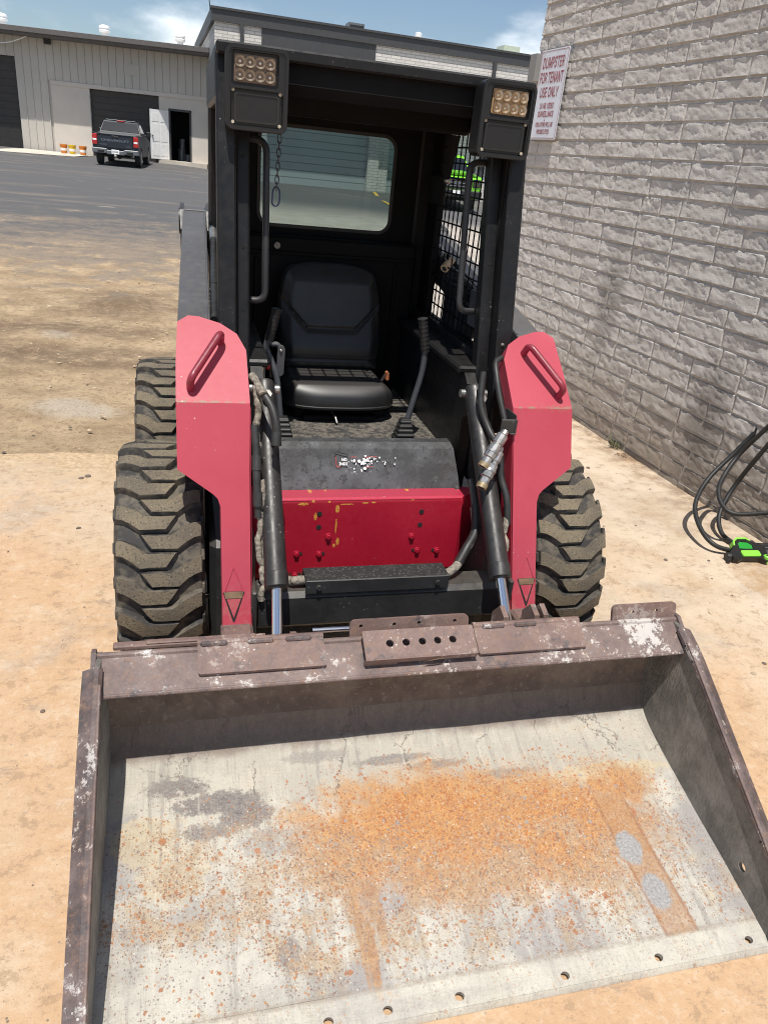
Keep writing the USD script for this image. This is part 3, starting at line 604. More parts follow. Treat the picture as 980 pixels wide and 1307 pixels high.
# weed and litter at the foot of the wall
wb = np.array([wall_x(2.42) - .03, 2.42, 0.]); ms = []
r = np.random.RandomState(3)
for i in range(22):
    a = r.rand() * 6.28; l = .03 + .04 * r.rand(); tip = np.array([math.cos(a) * l * .6 - .01, math.sin(a) * l * .7, l]); p0 = wb + [r.normal() * .012, r.normal() * .03, 0]
    w = np.cross(tip, [0, 0, 1.]); w = w / (np.linalg.norm(w) + 1e-9) * .005; m_ = p0 + tip * .55 + [0, 0, .012]
    ms.append(trimesh.Trimesh([p0 - w * .4, p0 + w * .4, m_ + w, m_ - w, p0 + tip], [[0, 1, 2], [0, 2, 3], [3, 2, 4]], process=False))
wt = thing('weed', 'small green weed growing at the foot of the block wall', 'plant', wb); obj('leaves', cat(ms), M_LEAF, wt, smooth=False)
lt = trimesh.creation.icosphere(subdivisions=3, radius=.05); lt.vertices *= 1 + .5 * (meshkit.fbm(lt.vertices * 40, 3, 4)[:, None] - .5); lt.apply_translation((wall_x(3.1) - .07, 3.1, .035))
single('litter', lt, M_PAPER, 'crumpled white scrap of litter on the ground beside the block wall', 'litter', smooth=False)

# ------------------------------------------------------------------ warehouse on the left, far side of the yard
B1o = np.array([-8.65, 39.0, 0.]); b1d = np.array([.98277, -.18486, 0]); b1n = np.array([-.18486, -.98277, 0])
def B1(u, z, o=0.): return B1o + b1d * u + b1n * o + np.array([0, 0, z])
def b1box(u0, u1, o0, o1, z0, z1): return hull([B1(u, z, o) for u in (u0, u1) for o in (o0, o1) for z in (z0, z1)])
bd = thing('metal_warehouse', 'long beige metal sided warehouse with dark shutters across the yard', 'building', B1(1., .6))
UL, UR = -9.0, 9.42
# walls stand as panels between the openings so that the openings are real
for (u0, u1, z0, z1) in ((UL, -2.6, .2, 5.12), (-2.6, 1.12, 4.34, 5.12), (1.12, 2.5, .2, 5.12), (2.5, UR, 3.56, 5.12)):
    obj('siding_backing', b1box(u0, u1, -.3, -.05, z0, z1), M_METALWALL, bd)
for (u0, u1, z0, z1) in ((2.5, 4.17, .2, 3.40), (7.23, 7.65, .2, 3.40), (7.65, 8.66, 2.88, 3.40), (8.66, UR, .2, 3.40)):
    obj('stucco_wall', b1box(u0, u1, -.3, .0, z0, z1), M_STUCCO, bd)
obj('beam', b1box(2.5, UR, -.3, .05, 3.40, 3.56), M_STUCCO, bd)
u = UL; i = 0
while u < UR - .05:
    u1 = min(u + .335, UR); zlo = .2 if u1 <= 2.51 else 3.565
    if u < 1.12 and u1 > -2.6: zlo = 4.34
    if u < 1.12 < u1: zlo = .2
    obj('siding_panel', cat(b1box(u + .012, u1 - .012, -.05, .012, zlo, 5.12), b1box(u1 - .03, u1 + .005, -.05, .038, zlo, 5.12)), M_METALWALL, bd, smooth=False); u = u1
obj('vent_panel', b1box(5.9, 6.42, .0, .045, 4.12, 4.52), M_METALWALL, bd)
for (u0, u1, z0, z1, n) in ((-2.6, 1.12, .45, 4.34, 13), (4.17, 7.23, .5, 3.40, 11)):
    for k in range(n):
        a = z0 + (z1 - z0) * k / n; b = z0 + (z1 - z0) * (k + 1) / n
        obj('shutter_slat', hull([B1(uu, zz, oo) for uu in (u0, u1) for zz, oo in ((a - .01, -.15), (b - .012, -.12), (a - .01, -.24), (b - .012, -.24))]), M_SHUTTER, bd, smooth=False)
obj('shutter_backing', b1box(-2.6, 1.12, -.30, -.235, .2, 4.36), M_SHUTTER, bd); obj('shutter_backing', b1box(4.15, 7.25, -.30, -.235, .2, 3.42), M_SHUTTER, bd)
obj('door_frame', cat(b1box(7.65, 7.72, -.2, .02, .6, 2.95), b1box(8.59, 8.67, -.2, .02, .6, 2.95), b1box(7.65, 8.67, -.2, .02, 2.86, 2.95)), M_DARKPANEL, bd)
obj('dark_interior', b1box(7.4, 8.9, -2.2, -2.1, .5, 3.0), M_VOID, bd)
obj('interior_side', cat(b1box(7.3, 7.4, -2.1, -.3, .5, 3.), b1box(8.9, 9.0, -2.1, -.3, .5, 3.), b1box(7.3, 9., -2.1, -.3, 3.0, 3.1)), M_VOID, bd)
for (a, z0, h, rr) in ((7.98, .75, .55, .18), (8.02, 1.3, .45, .13), (8.3, .75, .35, .22)):
    obj('stored_drum', tube([B1(a, z0, -1.2), B1(a, z0 + h, -1.2)], rr, 14), M_ALU, bd)
obj('threshold', b1box(7.2, UR, -.3, .35, .4, .80), M_PAD, bd)
hn = np.array(B1(7.64, 0, .03)); ang = math.radians(141); ld = math.cos(ang) * b1d + math.sin(ang) * b1n; ln = np.cross(ld, [0, 0, 1])
def leafbox(a0, a1, t0, t1, z0, z1): return hull([hn + ld * a + ln * t + np.array([0, 0, z]) for a in (a0, a1) for t in (t0, t1) for z in (z0, z1)])
df = obj('white_door', leafbox(0, .90, -.022, .022, .82, 2.84), M_WHITE, bd, label='white panelled door standing open')
for c_ in (.08, .49):
    for z0, z1 in ((.95, 1.45), (1.55, 2.25), (2.36, 2.70)):
        for t in (-.030, .030):
            obj('door_panel', leafbox(c_, c_ + .33, min(t, t * .5), max(t, t * .5), z0, z1), M_WHITE, df)
for t in (-.06, .06): obj('door_knob', ball(hn + ld * .83 + ln * t + np.array([0, 0, 1.78]), .04, sub=1), M_BOLT, df)
ev = obj('eave', hull([B1(u, z, o) for u in (UL, 9.85) for z, o in ((5.12, -.3), (5.12, 1.10), (5.36, 1.10), (5.48, -.3))]), M_EAVE, bd)
obj('gutter', b1box(UL, 9.85, 1.09, 1.20, 5.20, 5.385), M_EAVE, bd)
obj('roof', hull([B1(u, z, o) for u in (UL, 9.85) for z, o in ((5.37, 1.1), (5.40, 1.1), (6.6, -14), (6.55, -14), (5.0, -14), (5.2, -.3))]), M_ROOFM, bd)
obj('end_wall', b1box(UR - .3, UR, -14, -.3, .2, 5.1), M_METALWALL, bd)
for uu in (-.57, 4.1, 7.62):
    zc = 5.72
    v = obj('roof_vent', tube([B1(uu, zc, -3.3), B1(uu, zc + .18, -3.3)], .14, 14), M_WHITE, bd)
    prof = [(.15, .18), (.24, .22), (.25, .30), (.20, .36), (.25, .40), (.24, .47), (.12, .53)]
    obj('vent_cap', tube([B1(uu, zc + z, -3.3) for _, z in prof], [q for q, _ in prof], 14), M_WHITE, v)
cb = curve([B1(-.3, 4.85, .02), B1(.4, 4.75, .3), B1(1.1, 4.84, .4), B1(1.83, 5.1, .5)], 8); obj('cable', tube(cb, .02, 6), M_WHITE, bd)
obj('eave_lamp', b1box(2.45, 2.7, .1, .3, 4.92, 5.12), M_TRIM, bd)

pp = lambda pts, z: None
def pave(name, pts, label, mat):
    q = Polygon(pts); m = fine(slab(q, 0, .004), .8); m.vertices[:, 2] += terrain(m.vertices[:, 0], m.vertices[:, 1]) - .012; return single(name, m, mat, label, None, None, 'structure', False)
pave('concrete_pad', [tuple(B1(u, 0, o)[:2]) for u, o in ((1.2, .2), (4.3, .2), (4.1, 2.6), (1.0, 4.2))], 'pale concrete pad in front of the warehouse beside the buckets', M_PAD)
for uu, m_, nm, lb in ((3.18, M_ORANGE, 'paint_bucket', 'orange bucket leftmost of three by the warehouse wall'), (3.55, M_YELPL, 'paint_bucket', 'yellow bucket between two orange buckets by the warehouse wall'), (4.02, M_ORANGE, 'paint_bucket', 'orange bucket nearest the parked grey pickup')):
    b0 = B1(uu, 0, 1.0); b0[2] = terrain(b0[0], b0[1]); bt = thing(nm, lb, 'bucket', b0, 'buckets by the warehouse')
    obj('bucket_body', tube([b0 + [0, 0, z] for z in (0, .30, .301, .36, .361)], [.125, .150, .162, .165, .15], 16), m_, bt)
    obj('bucket_band', tube([b0 + [0, 0, z] for z in (.10, .20)], [.1355, .1435], 16), M_WHITE, bt)
    obj('wire_handle', tube([b0 + [.16 * math.cos(t), -.02, .31 - .17 * math.sin(t)] for t in np.linspace(0, math.pi, 9)], .005, 5), M_BOLT, bt)

# ------------------------------------------------------------------ second building behind the cab
B2o = np.array([.745, 32.96, 0.]); b2d = np.array([.99955, .02999, 0]); b2n = np.array([.02999, -.99955, 0])
def B2(u, z, o=0.): return B2o + b2d * u + b2n * o + np.array([0, 0, z])
def b2box(u0, u1, o0, o1, z0, z1): return hull([B2(u, z, o) for u in (u0, u1) for o in (o0, o1) for z in (z0, z1)])
b2 = thing('brick_building', 'flat roofed building of white painted brick with a charcoal parapet behind the cab', 'building', B2(8, .3))
def T2(u): return 6.42 + .012 * u
for (u0, u1, z0, z1) in ((.0, 1.83, .0, 6.02), (6.55, 7.08, .0, 6.05), (7.08, 7.5, .0, 6.05), (7.5, 10.6, 4.0, 6.05), (10.6, 16.5, .0, 6.05)):
    obj('brick_wall', b2box(u0, u1, -.3, 0, z0, z1), M_WBRICK, b2)
obj('brick_pier', b2box(6.55, 7.05, .0, .12, .0, 4.9), M_WBRICK, b2)
obj('side_wall', b2box(.0, .3, -14, -.3, .0, 6.0), M_WBRICK, b2)
obj('metal_panel', b2box(1.83, 6.55, -.3, .03, 4.3, 6.03), M_DARKPANEL, b2)
obj('parapet', b2box(-.12, 16.6, -.4, .10, 6.02, 6.42), M_DARKPANEL, b2)
obj('parapet_cap', b2box(-.16, 16.65, -.45, .16, 6.42, 6.50), M_DARKPANEL, b2)
obj('parapet_return', b2box(-.12, .1, -14, -.4, 6.02, 6.5), M_DARKPANEL, b2)
obj('pilaster', b2box(.98, 1.12, 0, .1, .0, 6.02), M_DARKPANEL, b2)
obj('downspout', b2box(11.83, 11.98, 0, .12, .0, 6.02), M_DARKPANEL, b2)
obj('canopy', b2box(1.83, 16.5, 0, 1.25, 5.02, 5.30), M_LIGHTBAND, b2)
obj('roof_deck', b2box(0, 16.5, -14, -.4, 5.7, 5.9), M_ROOFM, b2)
for (u0, u1) in ((1.83, 6.55), (7.5, 10.6)):
    for k in range(14):
        a, b = .1 + .3 * k, .1 + .3 * (k + 1)
        if a < 4.3: obj('door_section', hull([B2(uu, zz, oo) for uu in (u0, u1) for zz, oo in ((a + .012, -.15), (b - .012, -.15), (a - .004, -.2), (b - .004, -.2), (a - .004, -.28), (b - .004, -.28))]), M_GREYDOOR, b2, smooth=False)
ac = obj('air_conditioner', b2box(5.85, 6.55, -3.0, -2.3, 5.9, 7.0), M_ALU, b2)
for k in range(4): obj('grille_slat', b2box(5.9, 6.5, -2.3, -2.27, 6.55 + .1 * k, 6.61 + .1 * k), M_TRIM, ac)
obj('roof_vent', tube([B2(9.1, z, -2.5) for z in (5.9, 6.85, 6.86, 7.0, 7.05)], [.09, .09, .16, .16, .05], 12), M_WHITE, b2)
obj('roof_unit', b2box(13.2, 14.0, -3.2, -2.3, 5.9, 7.05), mat_plain('pale_green_unit', (.50, .56, .44), .6, .08), b2, label='pale green box on the roof')
obj('aerial', tube([B2(-.15, 6.4, -.2), B2(-.25, 7.3, -.2)], .02, 6), M_TRIM, b2)
yl = Polygon([(7.45, 32.4), (7.60, 32.4), (6.85, 26.2), (6.68, 26.2)]); m = fine(slab(yl, 0, .004), .5); m.vertices[:, 2] += terrain(m.vertices[:, 0], m.vertices[:, 1]) - .010
single('yellow_line', m, M_YELLOW, 'yellow painted parking line on the asphalt', None, None, 'structure', False)

# ------------------------------------------------------------------ vehicles across the yard
def place(m, loc, yaw, sc=1.):
    m = m.copy(); m.vertices *= sc; c, s = math.cos(yaw), math.sin(yaw)
    m.vertices = m.vertices @ np.array([[c, s, 0], [-s, c, 0], [0, 0, 1]]) + np.asarray(loc); return m
def sidebody(profile, w, arches, r=.43):
    q = Polygon(profile)
    for ya in arches: q = q.difference(Point(ya, .38).buffer(r, quad_segs=8))
    return xprism(q, -w, w)
def car_wheel(o, put, x, y, name='wheel'):
    s = 1 if x > 0 else -1
    w = obj(name, put(tube([(x - s * .13, y, .38), (x - s * .12, y, .38), (x + s * .09, y, .38), (x + s * .12, y, .38)], [.33, .38, .38, .34], 24)), M_RUBBER, o)
    obj('rim', put(tube([(x + s * .05, y, .38), (x + s * .125, y, .38), (x + s * .13, y, .38)], [.24, .24, .08], 16)), M_ALU, w)

tl = np.array([-3.05, 31.35, float(terrain(-3.0, 31.6)) - .012])
tk = thing('pickup_truck', 'grey pickup truck parked nose to the warehouse shutter', 'pickup', tl)
P = lambda m: place(m, tl, math.radians(-3.5), .91)
body = sidebody([(.02, .52), (.0, .70), (.0, 1.18), (.02, 1.22), (1.62, 1.22), (1.66, 1.26), (3.75, 1.22), (3.85, 1.16), (5.1, 1.04), (5.25, .85), (5.25, .45), (4.9, .40), (.6, .40)], .92, (1.05, 4.25))
obj('body', P(body), M_TRUCK, tk)
obj('bed_rail', P(cat(bx(-.93, -.84, 0, 1.62, 1.20, 1.245, .01), bx(.84, .93, 0, 1.62, 1.20, 1.245, .01))), M_TRIM, tk)
cabm = hull([(sx * w, y, z) for sx in (-1, 1) for w, y, z in ((.86, 1.66, 1.22), (.86, 3.9, 1.22), (.84, 1.70, 1.35), (.71, 2.02, 1.73), (.66, 2.15, 1.79), (.66, 2.9, 1.79), (.70, 3.1, 1.72))])
cb_ = obj('cabin', P(cabm), M_TRUCK, tk)
obj('rear_window', P(hull([(sx * w, y - .012, z) for sx in (-1, 1) for w, y, z in ((.815, 1.700, 1.345), (.70, 1.995, 1.705))] + [(0, 1.9, 1.5)])), M_CARGLASS, cb_)
for s in (-1, 1): obj('side_window', P(hull([(s * (w + .012), y, z) for w, y, z in ((.825, 1.9, 1.36), (.825, 3.3, 1.36), (.725, 2.2, 1.68), (.715, 2.95, 1.69))] + [(s * .7, 2.5, 1.5)])), M_CARGLASS, cb_)
obj('brake_lamp', P(bx(-.16, .16, 1.99, 2.06, 1.735, 1.775, .01)), M_TAIL, cb_); obj('roof_edge', P(bx(-.62, .62, 2.06, 2.2, 1.775, 1.80, .01)), M_ALU, cb_)
tg = obj('tailgate', P(cat(bx(-.70, .70, -.035, .02, .70, 1.20, .015), bx(-.72, .72, -.055, .04, 1.185, 1.225, .01))), M_TRUCK, tk)
obj('tailgate_handle', P(bx(-.14, .14, -.05, -.02, 1.06, 1.16, .01)), M_TRIM, tg)
obj('lettering', P(text('CHEVROLET', .085, frame((0, -.037, .98), (1, 0, 0), (0, 0, 1)), .006, True, True, 1.14)), M_LETTER, tg, smooth=False)
obj('badge', P(text('COLORADO', .035, frame((-.48, -.037, .81), (1, 0, 0), (0, 0, 1)), .004, True, True, .3)), M_LETTER, tg, smooth=False)
obj('badge', P(text('Z71', .045, frame((.52, -.037, .79), (1, 0, 0), (0, 0, 1)), .004, True, True, .14)), M_LETTER, tg, smooth=False)
for s in (-1, 1):
    tlm = obj('tail_light', P(bx(min(s * .725, s * .93), max(s * .725, s * .93), -.03, .06, .78, 1.18, .02)), M_TAIL, tk); obj('lamp_band', P(bx(min(s * .75, s * .9), max(s * .75, s * .9), -.036, -.02, .93, 1.0, .004)), M_WHITE, tlm)
bp = obj('bumper', P(cat(bx(-.93, -.34, -.14, .05, .47, .66, .025), bx(.34, .93, -.14, .05, .47, .66, .025), bx(-.36, .36, -.12, .05, .44, .60, .02))), M_ALU, tk)
for s in (-1, 1): obj('bumper_step', P(bx(min(s * .72, s * .45), max(s * .72, s * .45), -.15, -.1, .50, .60, .01)), M_TRIM, bp)
npl = obj('licence_plate', P(bx(-.155, .155, -.135, -.115, .47, .63, .004)), M_WHITE, tk)
for k in range(5): obj('plate_mark', P(plain(-.11 + .045 * k, -.085 + .045 * k, -.138, -.1345, .52, .575)), M_TRUCK, npl)
for x in (-.80, .80):
    for y in (1.05, 4.25): car_wheel(tk, P, x, y)
obj('axle', P(cat(rod((-.7, 1.05, .38), (.7, 1.05, .38), .05, 8), ball((0, 1.05, .38), .13, sub=1))), M_ALU, tk)
obj('exhaust_pipe', P(tube(curve([(.25, 2.2, .42), (.35, .9, .40), (.55, .3, .42), (.7, .1, .42)], 4), .04, 8)), M_STEEL, tk)
obj('tow_hitch', P(bx(-.05, .05, -.25, .1, .36, .44, .01)), M_STEEL, tk); obj('underbody', P(bx(-.62, .62, .2, 4.9, .36, .52, .02)), M_VOID, tk)
for s in (-1, 1): obj('door_mirror', P(cat(bx(min(s * .95, s * 1.13), max(s * .95, s * 1.13), 3.25, 3.40, 1.22, 1.44, .02), bx(min(s * .86, s * .98), max(s * .86, s * .98), 3.3, 3.36, 1.24, 1.30, .01))), M_TRIM, tk)
for s in (-1, 1): obj('door_seam', P(cat(plain(min(s * .918, s * .923), max(s * .918, s * .923), 2.68, 2.70, .5, 1.2), plain(min(s * .918, s * .923), max(s * .918, s * .923), 1.66, 1.68, .5, 1.2))), M_TRIM, tk)

gl = np.array([9.93, 28.5, float(terrain(9.9, 29.5)) - .012])
gt = thing('green_pickup', 'lime green pickup truck facing the camera beyond the side screen of the cab', 'pickup', gl)
P = lambda m: place(m, gl, math.radians(-4), 1.06)
body = sidebody([(.04, .55), (.0, .75), (.02, 1.16), (.10, 1.24), (1.35, 1.33), (1.5, 1.36), (3.6, 1.36), (5.5, 1.36), (5.5, .6), (5.2, .45), (.5, .45)], .98, (1.0, 4.4), .46)
obj('body', P(body), M_LIME, gt)
obj('bonnet', P(hull([(sx * w, y, z) for sx in (-1, 1) for w, y, z in ((.80, .06, 1.26), (.55, .04, 1.33), (.86, 1.4, 1.36), (.6, 1.4, 1.42))])), M_LIME, gt)
cb_ = obj('cabin', P(hull([(sx * w, y, z) for sx in (-1, 1) for w, y, z in ((.92, 1.4, 1.34), (.92, 3.7, 1.34), (.74, 2.1, 1.90), (.70, 2.25, 1.95), (.70, 3.4, 1.95))])), M_LIME, gt)
obj('windscreen', P(hull([(sx * w, y - .02, z) for sx in (-1, 1) for w, y, z in ((.84, 1.48, 1.40), (.72, 2.07, 1.86))] + [(0, 1.9, 1.6)])), M_CARGLASS, cb_)
for s in (-1, 1): obj('side_window', P(hull([(s * (w + .014), y, z) for w, y, z in ((.90, 1.9, 1.42), (.90, 3.5, 1.42), (.755, 2.3, 1.86), (.755, 3.3, 1.86))] + [(s * .7, 2.7, 1.5)])), M_CARGLASS, cb_)
gr_ = obj('grille', P(slab(rrect(-.60, .60, .80, 1.18, .12), 0, .06, frame((0, -.01, 0), (1, 0, 0), (0, 0, 1)))), M_TRIM, gt)
for k in range(3): obj('grille_bar', P(bx(-.55, .55, -.095, -.06, .87 + .11 * k, .90 + .11 * k, .006)), M_ALU, gr_)
obj('badge', P(slab(affinity.scale(Point(0, 1.0).buffer(.1), 1.5, .62), 0, .02, frame((0, -.075, 0), (1, 0, 0), (0, 0, 1)))), M_ALU, gr_)
for s in (-1, 1): obj('headlight', P(bx(min(s * .64, s * .93), max(s * .64, s * .93), -.03, .1, .88, 1.16, .03)), M_CARGLASS, gt)
obj('bumper', P(bx(-1.0, 1.0, -.14, .1, .50, .76, .03)), M_TRIM, gt); obj('licence_plate', P(bx(-.16, .16, -.16, -.13, .60, .74, .004)), M_WHITE, gt)
for x in (-.85, .85):
    for y in (1.0, 4.4): car_wheel(gt, P, x, y)
for s in (-1, 1): obj('door_mirror', P(bx(min(s * .98, s * 1.18), max(s * .98, s * 1.18), 1.75, 1.9, 1.38, 1.6, .03)), M_TRIM, gt)
obj('underbody', P(bx(-.7, .7, .2, 5.2, .38, .58, .02)), M_VOID, gt)

# ------------------------------------------------------------------ the skid steer loader
LD = thing('skid_steer_loader', 'red and black skid steer loader with an empty rusty bucket on the ground', 'loader', (0, .5, 0))
A3 = lambda *v: np.array(v, float)

# ---- wheels
RT, RC, HWD = .412, .389, .128
def lug_poly(mirror):
    P_ = 2 * math.pi * .402 / 22
    pts = [(-1.0, .03), (-.83, .0), (-.55, -.15), (-.28, -.37), (.42, -.37), (.17, -.77), (-.44, -.78), (-.68, -.57), (-.84, -.47), (-1.0, -.42)]
    out = [(u * HWD, v * P_) for u, v in pts]
    if mirror: out = [(-u, v + P_ * .5) for u, v in out][::-1]
    return out
def dens(pl, e=.022):
    out = []
    for a, b in zip(pl, pl[1:] + pl[:1]):
        a, b = np.array(a), np.array(b); n = max(1, int(np.linalg.norm(b - a) / e))
        for i in range(n): out.append(a + (b - a) * i / n)
    return np.array(out)
def on_tyre(uv, h, th0):
    u = uv[:, 0]; k = np.abs(u) / HWD; r = RC + h - .020 * k ** 2.6; th = th0 + uv[:, 1] / RT
    return np.stack([u, -r * np.cos(th), r * np.sin(th)], -1)
NLUG = 22; tops, sides = [], []
wr = np.random.RandomState(12)
for k in range(NLUG):
    for mir in (0, 1):
        pl2 = dens(lug_poly(mir)); n = len(pl2); th0 = 2 * math.pi * k / NLUG
        pl2 = pl2 + wr.normal(size=pl2.shape) * .0006
        e = np.roll(pl2, -1, 0) - np.roll(pl2, 1, 0); nrm = np.stack([e[:, 1], -e[:, 0]], -1); nrm /= np.linalg.norm(nrm, axis=1)[:, None]
        if Polygon(pl2).exterior.is_ccw is False: nrm = -nrm
        H = RT - RC - .001
        q0 = pl2 + nrm * .006; q0[:, 0] = np.clip(q0[:, 0], -HWD - .004, HWD + .004)
        lo, mid_, hi = on_tyre(q0, -.002, th0), on_tyre(pl2, H - .0025, th0), on_tyre(pl2 - nrm * .0025, H, th0)
        V = np.vstack([lo, mid_, hi]); F2 = []
        for i in range(n):
            j = (i + 1) % n
            for o_ in (0, n): F2 += [(i + o_, j + o_, j + o_ + n), (i + o_, j + o_ + n, i + o_ + n)]
        sides.append(trimesh.Trimesh(V, F2, process=False))
        qq = pl2 - nrm * .0025; tv, tf = trimesh.creation.triangulate_polygon(Polygon(qq), engine='earcut'); 
        tm = trimesh.Trimesh(np.c_[tv, np.zeros(len(tv))], tf, process=False); tm = fine(tm, .03)
        tops.append(trimesh.Trimesh(on_tyre(tm.vertices[:, :2], H + .0002, th0), tm.faces, process=False))
prof = [(-.090, .200), (-.108, .21), (-.132, .265), (-.139, .31), (-.136, .342), (-.127, .366)] + [(u * HWD, RC - .020 * abs(u) ** 2.6) for u in np.linspace(-.95, .95, 9)] + [(.127, .366), (.136, .342), (.139, .31), (.132, .265), (.108, .21), (.090, .200)]
def lathe_x(prof, n=72):
    pr = np.array(prof); th = np.linspace(0, 2 * np.pi, n, endpoint=False)
    V = np.stack([np.repeat(pr[:, 0], n), -np.outer(pr[:, 1], np.cos(th)).ravel(), np.outer(pr[:, 1], np.sin(th)).ravel()], -1); F2 = []
    for i in range(len(pr) - 1):
        for j in range(n):
            a, b = i * n + j, i * n + (j + 1) % n; F2 += [(a, b, b + n), (a, b + n, a + n)]
    return trimesh.Trimesh(V, F2, process=False)
# sidewall ribs where a lug runs over the shoulder
ribs = []
for k in range(NLUG * 2):
    th = 2 * math.pi * (k + (.13 if k % 2 else -.36)) / (NLUG * 2) ; s = -1 if k % 2 == 0 else 1
    c, sn = math.cos(th), math.sin(th)
    b_ = bx(-.005, .005, -.018, .018, .335, .380, .003); b_.vertices = b_.vertices @ np.array([[1, 0, 0], [0, 1, 0], [0, 0, 1]])
    v = b_.vertices; x = s * .131 + v[:, 0]; tng = v[:, 1]; rad = v[:, 2]
    ribs.append(trimesh.Trimesh(np.stack([x, -rad * c + tng * sn, rad * sn + tng * c], -1), b_.faces, process=False))
tyre_m = cat(lathe_x(prof), sides, ribs); tread_m = cat(tops)
rim_m = cat(lathe_x([(-.098, .212), (-.09, .203), (-.06, .19), (-.02, .185), (.02, .185), (.06, .19), (.09, .203), (.098, .212)], 40), lathe_x([(.03, .186), (.02, .12), (.025, .09), (.09, .085), (.09, .0)], 28), lathe_x([(-.03, .186), (-.02, .12), (-.025, .09), (-.09, .085), (-.09, .0)], 28))
for (x, y, ph) in ((-.697, .27, .05), (.700, .25, .16), (-.692, 1.40, .11), (.692, 1.40, .02)):
    def W(m):
        m = m.copy(); c, s = math.cos(ph), math.sin(ph); yy, zz = m.vertices[:, 1].copy(), m.vertices[:, 2].copy()
        m.vertices[:, 1] = yy * c + zz * s; m.vertices[:, 2] = -yy * s + zz * c; m.apply_translation((x, y, RT - .006)); return m
    w = obj('wheel', W(rim_m), M_RIMW, LD); obj('tyre', W(tyre_m), M_TYRE, w, 35); obj('tread', W(tread_m), M_TREAD, w, 20)
    sx = 1 if x > 0 else -1
    obj('axle_hub', cat(tube([(x - sx * .32, y, RT), (x - sx * .03, y, RT)], .075, 18)), M_TOOLBAR, LD)

# ---- chassis, engine housing, tub
obj('chassis', cat(bx(-.42, .42, .16, 2.1, .24, .66, .02)), M_INNER, LD)
for s in (-1, 1):
    obj('chain_case', bx(min(s * .40, s * .545), max(s * .40, s * .545), -.05, 1.75, .20, .62, .02), M_TOOLBAR, LD)
    obj('wheel_bolt', cat(rod((s * .545, .05, .364), (s * .575, .05, .364), .012, 10)), M_BOLT, LD)
obj('engine_cover', bx(-.44, .44, 1.42, 2.2, .6, 1.30, .05), M_BLACK, LD)
for s in (-1, 1):
    obj('rear_tower', cat(xprism([(1.36, .55), (1.36, 1.30), (1.42, 1.46), (1.58, 1.50), (1.85, 1.2), (2.0, .55)], min(s * .445, s * .50), max(s * .445, s * .50))), M_BLACK, LD)
    tub = xprism([(.27, .58), (.27, 1.06), (.33, 1.105), (1.36, 1.105), (1.36, .58)], min(s * .36, s * .40), max(s * .36, s * .40))
    obj('tub_wall', tub, M_CAB, LD); obj('tub_ledge', bx(min(s * .335, s * .46), max(s * .335, s * .46), .31, 1.34, 1.085, 1.112, .008), M_CAB, LD)
obj('floor_pan', cat(bx(-.36, .36, .345, .74, .745, .765, .003), bx(-.36, .36, .74, 1.34, .72, .765, .003)), M_FLOORPAN, LD)
lpts = [(-.355, .33), (-.37, .29)]
lid = hull([(x * k, y, z) for x, k in ((-.36, 1), (.36, 1)) for y, z, k in ((.36, .810, .94), (.33, .832, .93), (.285, .834, .925), (.257, .818, .94), (.193, .705, .985), (.184, .684, 1), (.193, .664, .99), (.27, .662, 1), (.36, .69, 1))])
ldp = obj('front_cover', lid, M_LID, LD, 25)
le = A3(0, .56, .83); LM = frame((-.02, .1925 + .5 * .0 + .041, .70 + .075), (1, 0, 0), A3(0, .06, .12))
lo_ = A3(0, .195, .715); ldir = A3(0, .06, .12); ldir /= np.linalg.norm(ldir); lnm = np.cross(A3(1, 0, 0), ldir)
def LF(x, t): return frame(lo_ + A3(x, 0, 0) + ldir * t + lnm * .0012, (1, 0, 0), ldir)
def strip2(x0, t0, x1, t1, w):
    d = np.array([x1 - x0, t1 - t0]); n = np.array([-d[1], d[0]]) / np.linalg.norm(d) * w / 2
    return slab([(x0 + n[0], t0 + n[1]), (x1 + n[0], t1 + n[1]), (x1 - n[0], t1 - n[1]), (x0 - n[0], t0 - n[1])], 0, .0006, LF(0, 0))
obj('sticker_outline', cat(strip2(-.105, .090, -.102, .055, .0022), strip2(-.102, .055, -.088, .054, .0022), strip2(.0, .088, .03, .090, .002), strip2(.03, .090, .045, .090, .002), strip2(.0, .053, .03, .055, .002), strip2(-.05, .089, -.03, .090, .002)), M_STICKRED, ldp, smooth=False)
obj('sticker_words', cat(text('NO', .0095, LF(-.074, .080), .0007, True), text('INDI', .0095, LF(-.078, .065), .0007, True)), M_WHITE, ldp, smooth=False)
r = np.random.RandomState(5); bl = []
for i in range(30):
    x, t = r.normal(-.004, .016), r.normal(.070, .009); s = .0016 + .004 * r.rand() ** 2
    q = Polygon([(x + s * (.6 + .8 * r.rand()) * math.cos(a), t + s * (.6 + .8 * r.rand()) * math.sin(a)) for a in np.linspace(0, 6.28, 8)[:-1]]); bl.append(slab(q, 0, .0006, LF(0, 0)))
for i in range(14):
    x, t = r.normal(.055, .028), r.normal(.078, .010); s = .0012 + .002 * r.rand()
    bl.append(slab(Point(x, t).buffer(s, quad_segs=2), 0, .0006, LF(0, 0)))
obj('sticker_scraps', cat(bl), M_WHITE, ldp, smooth=False)
crk = curve([(-.108, .098), (-.100, .108), (-.088, .104), (-.076, .101), (-.066, .100), (-.060, .094)], 5)
obj('crack', tube([lo_ + A3(x, 0, 0) + ldir * t + lnm * .0006 for x, t in crk], .0014, 5), M_VOID, ldp)
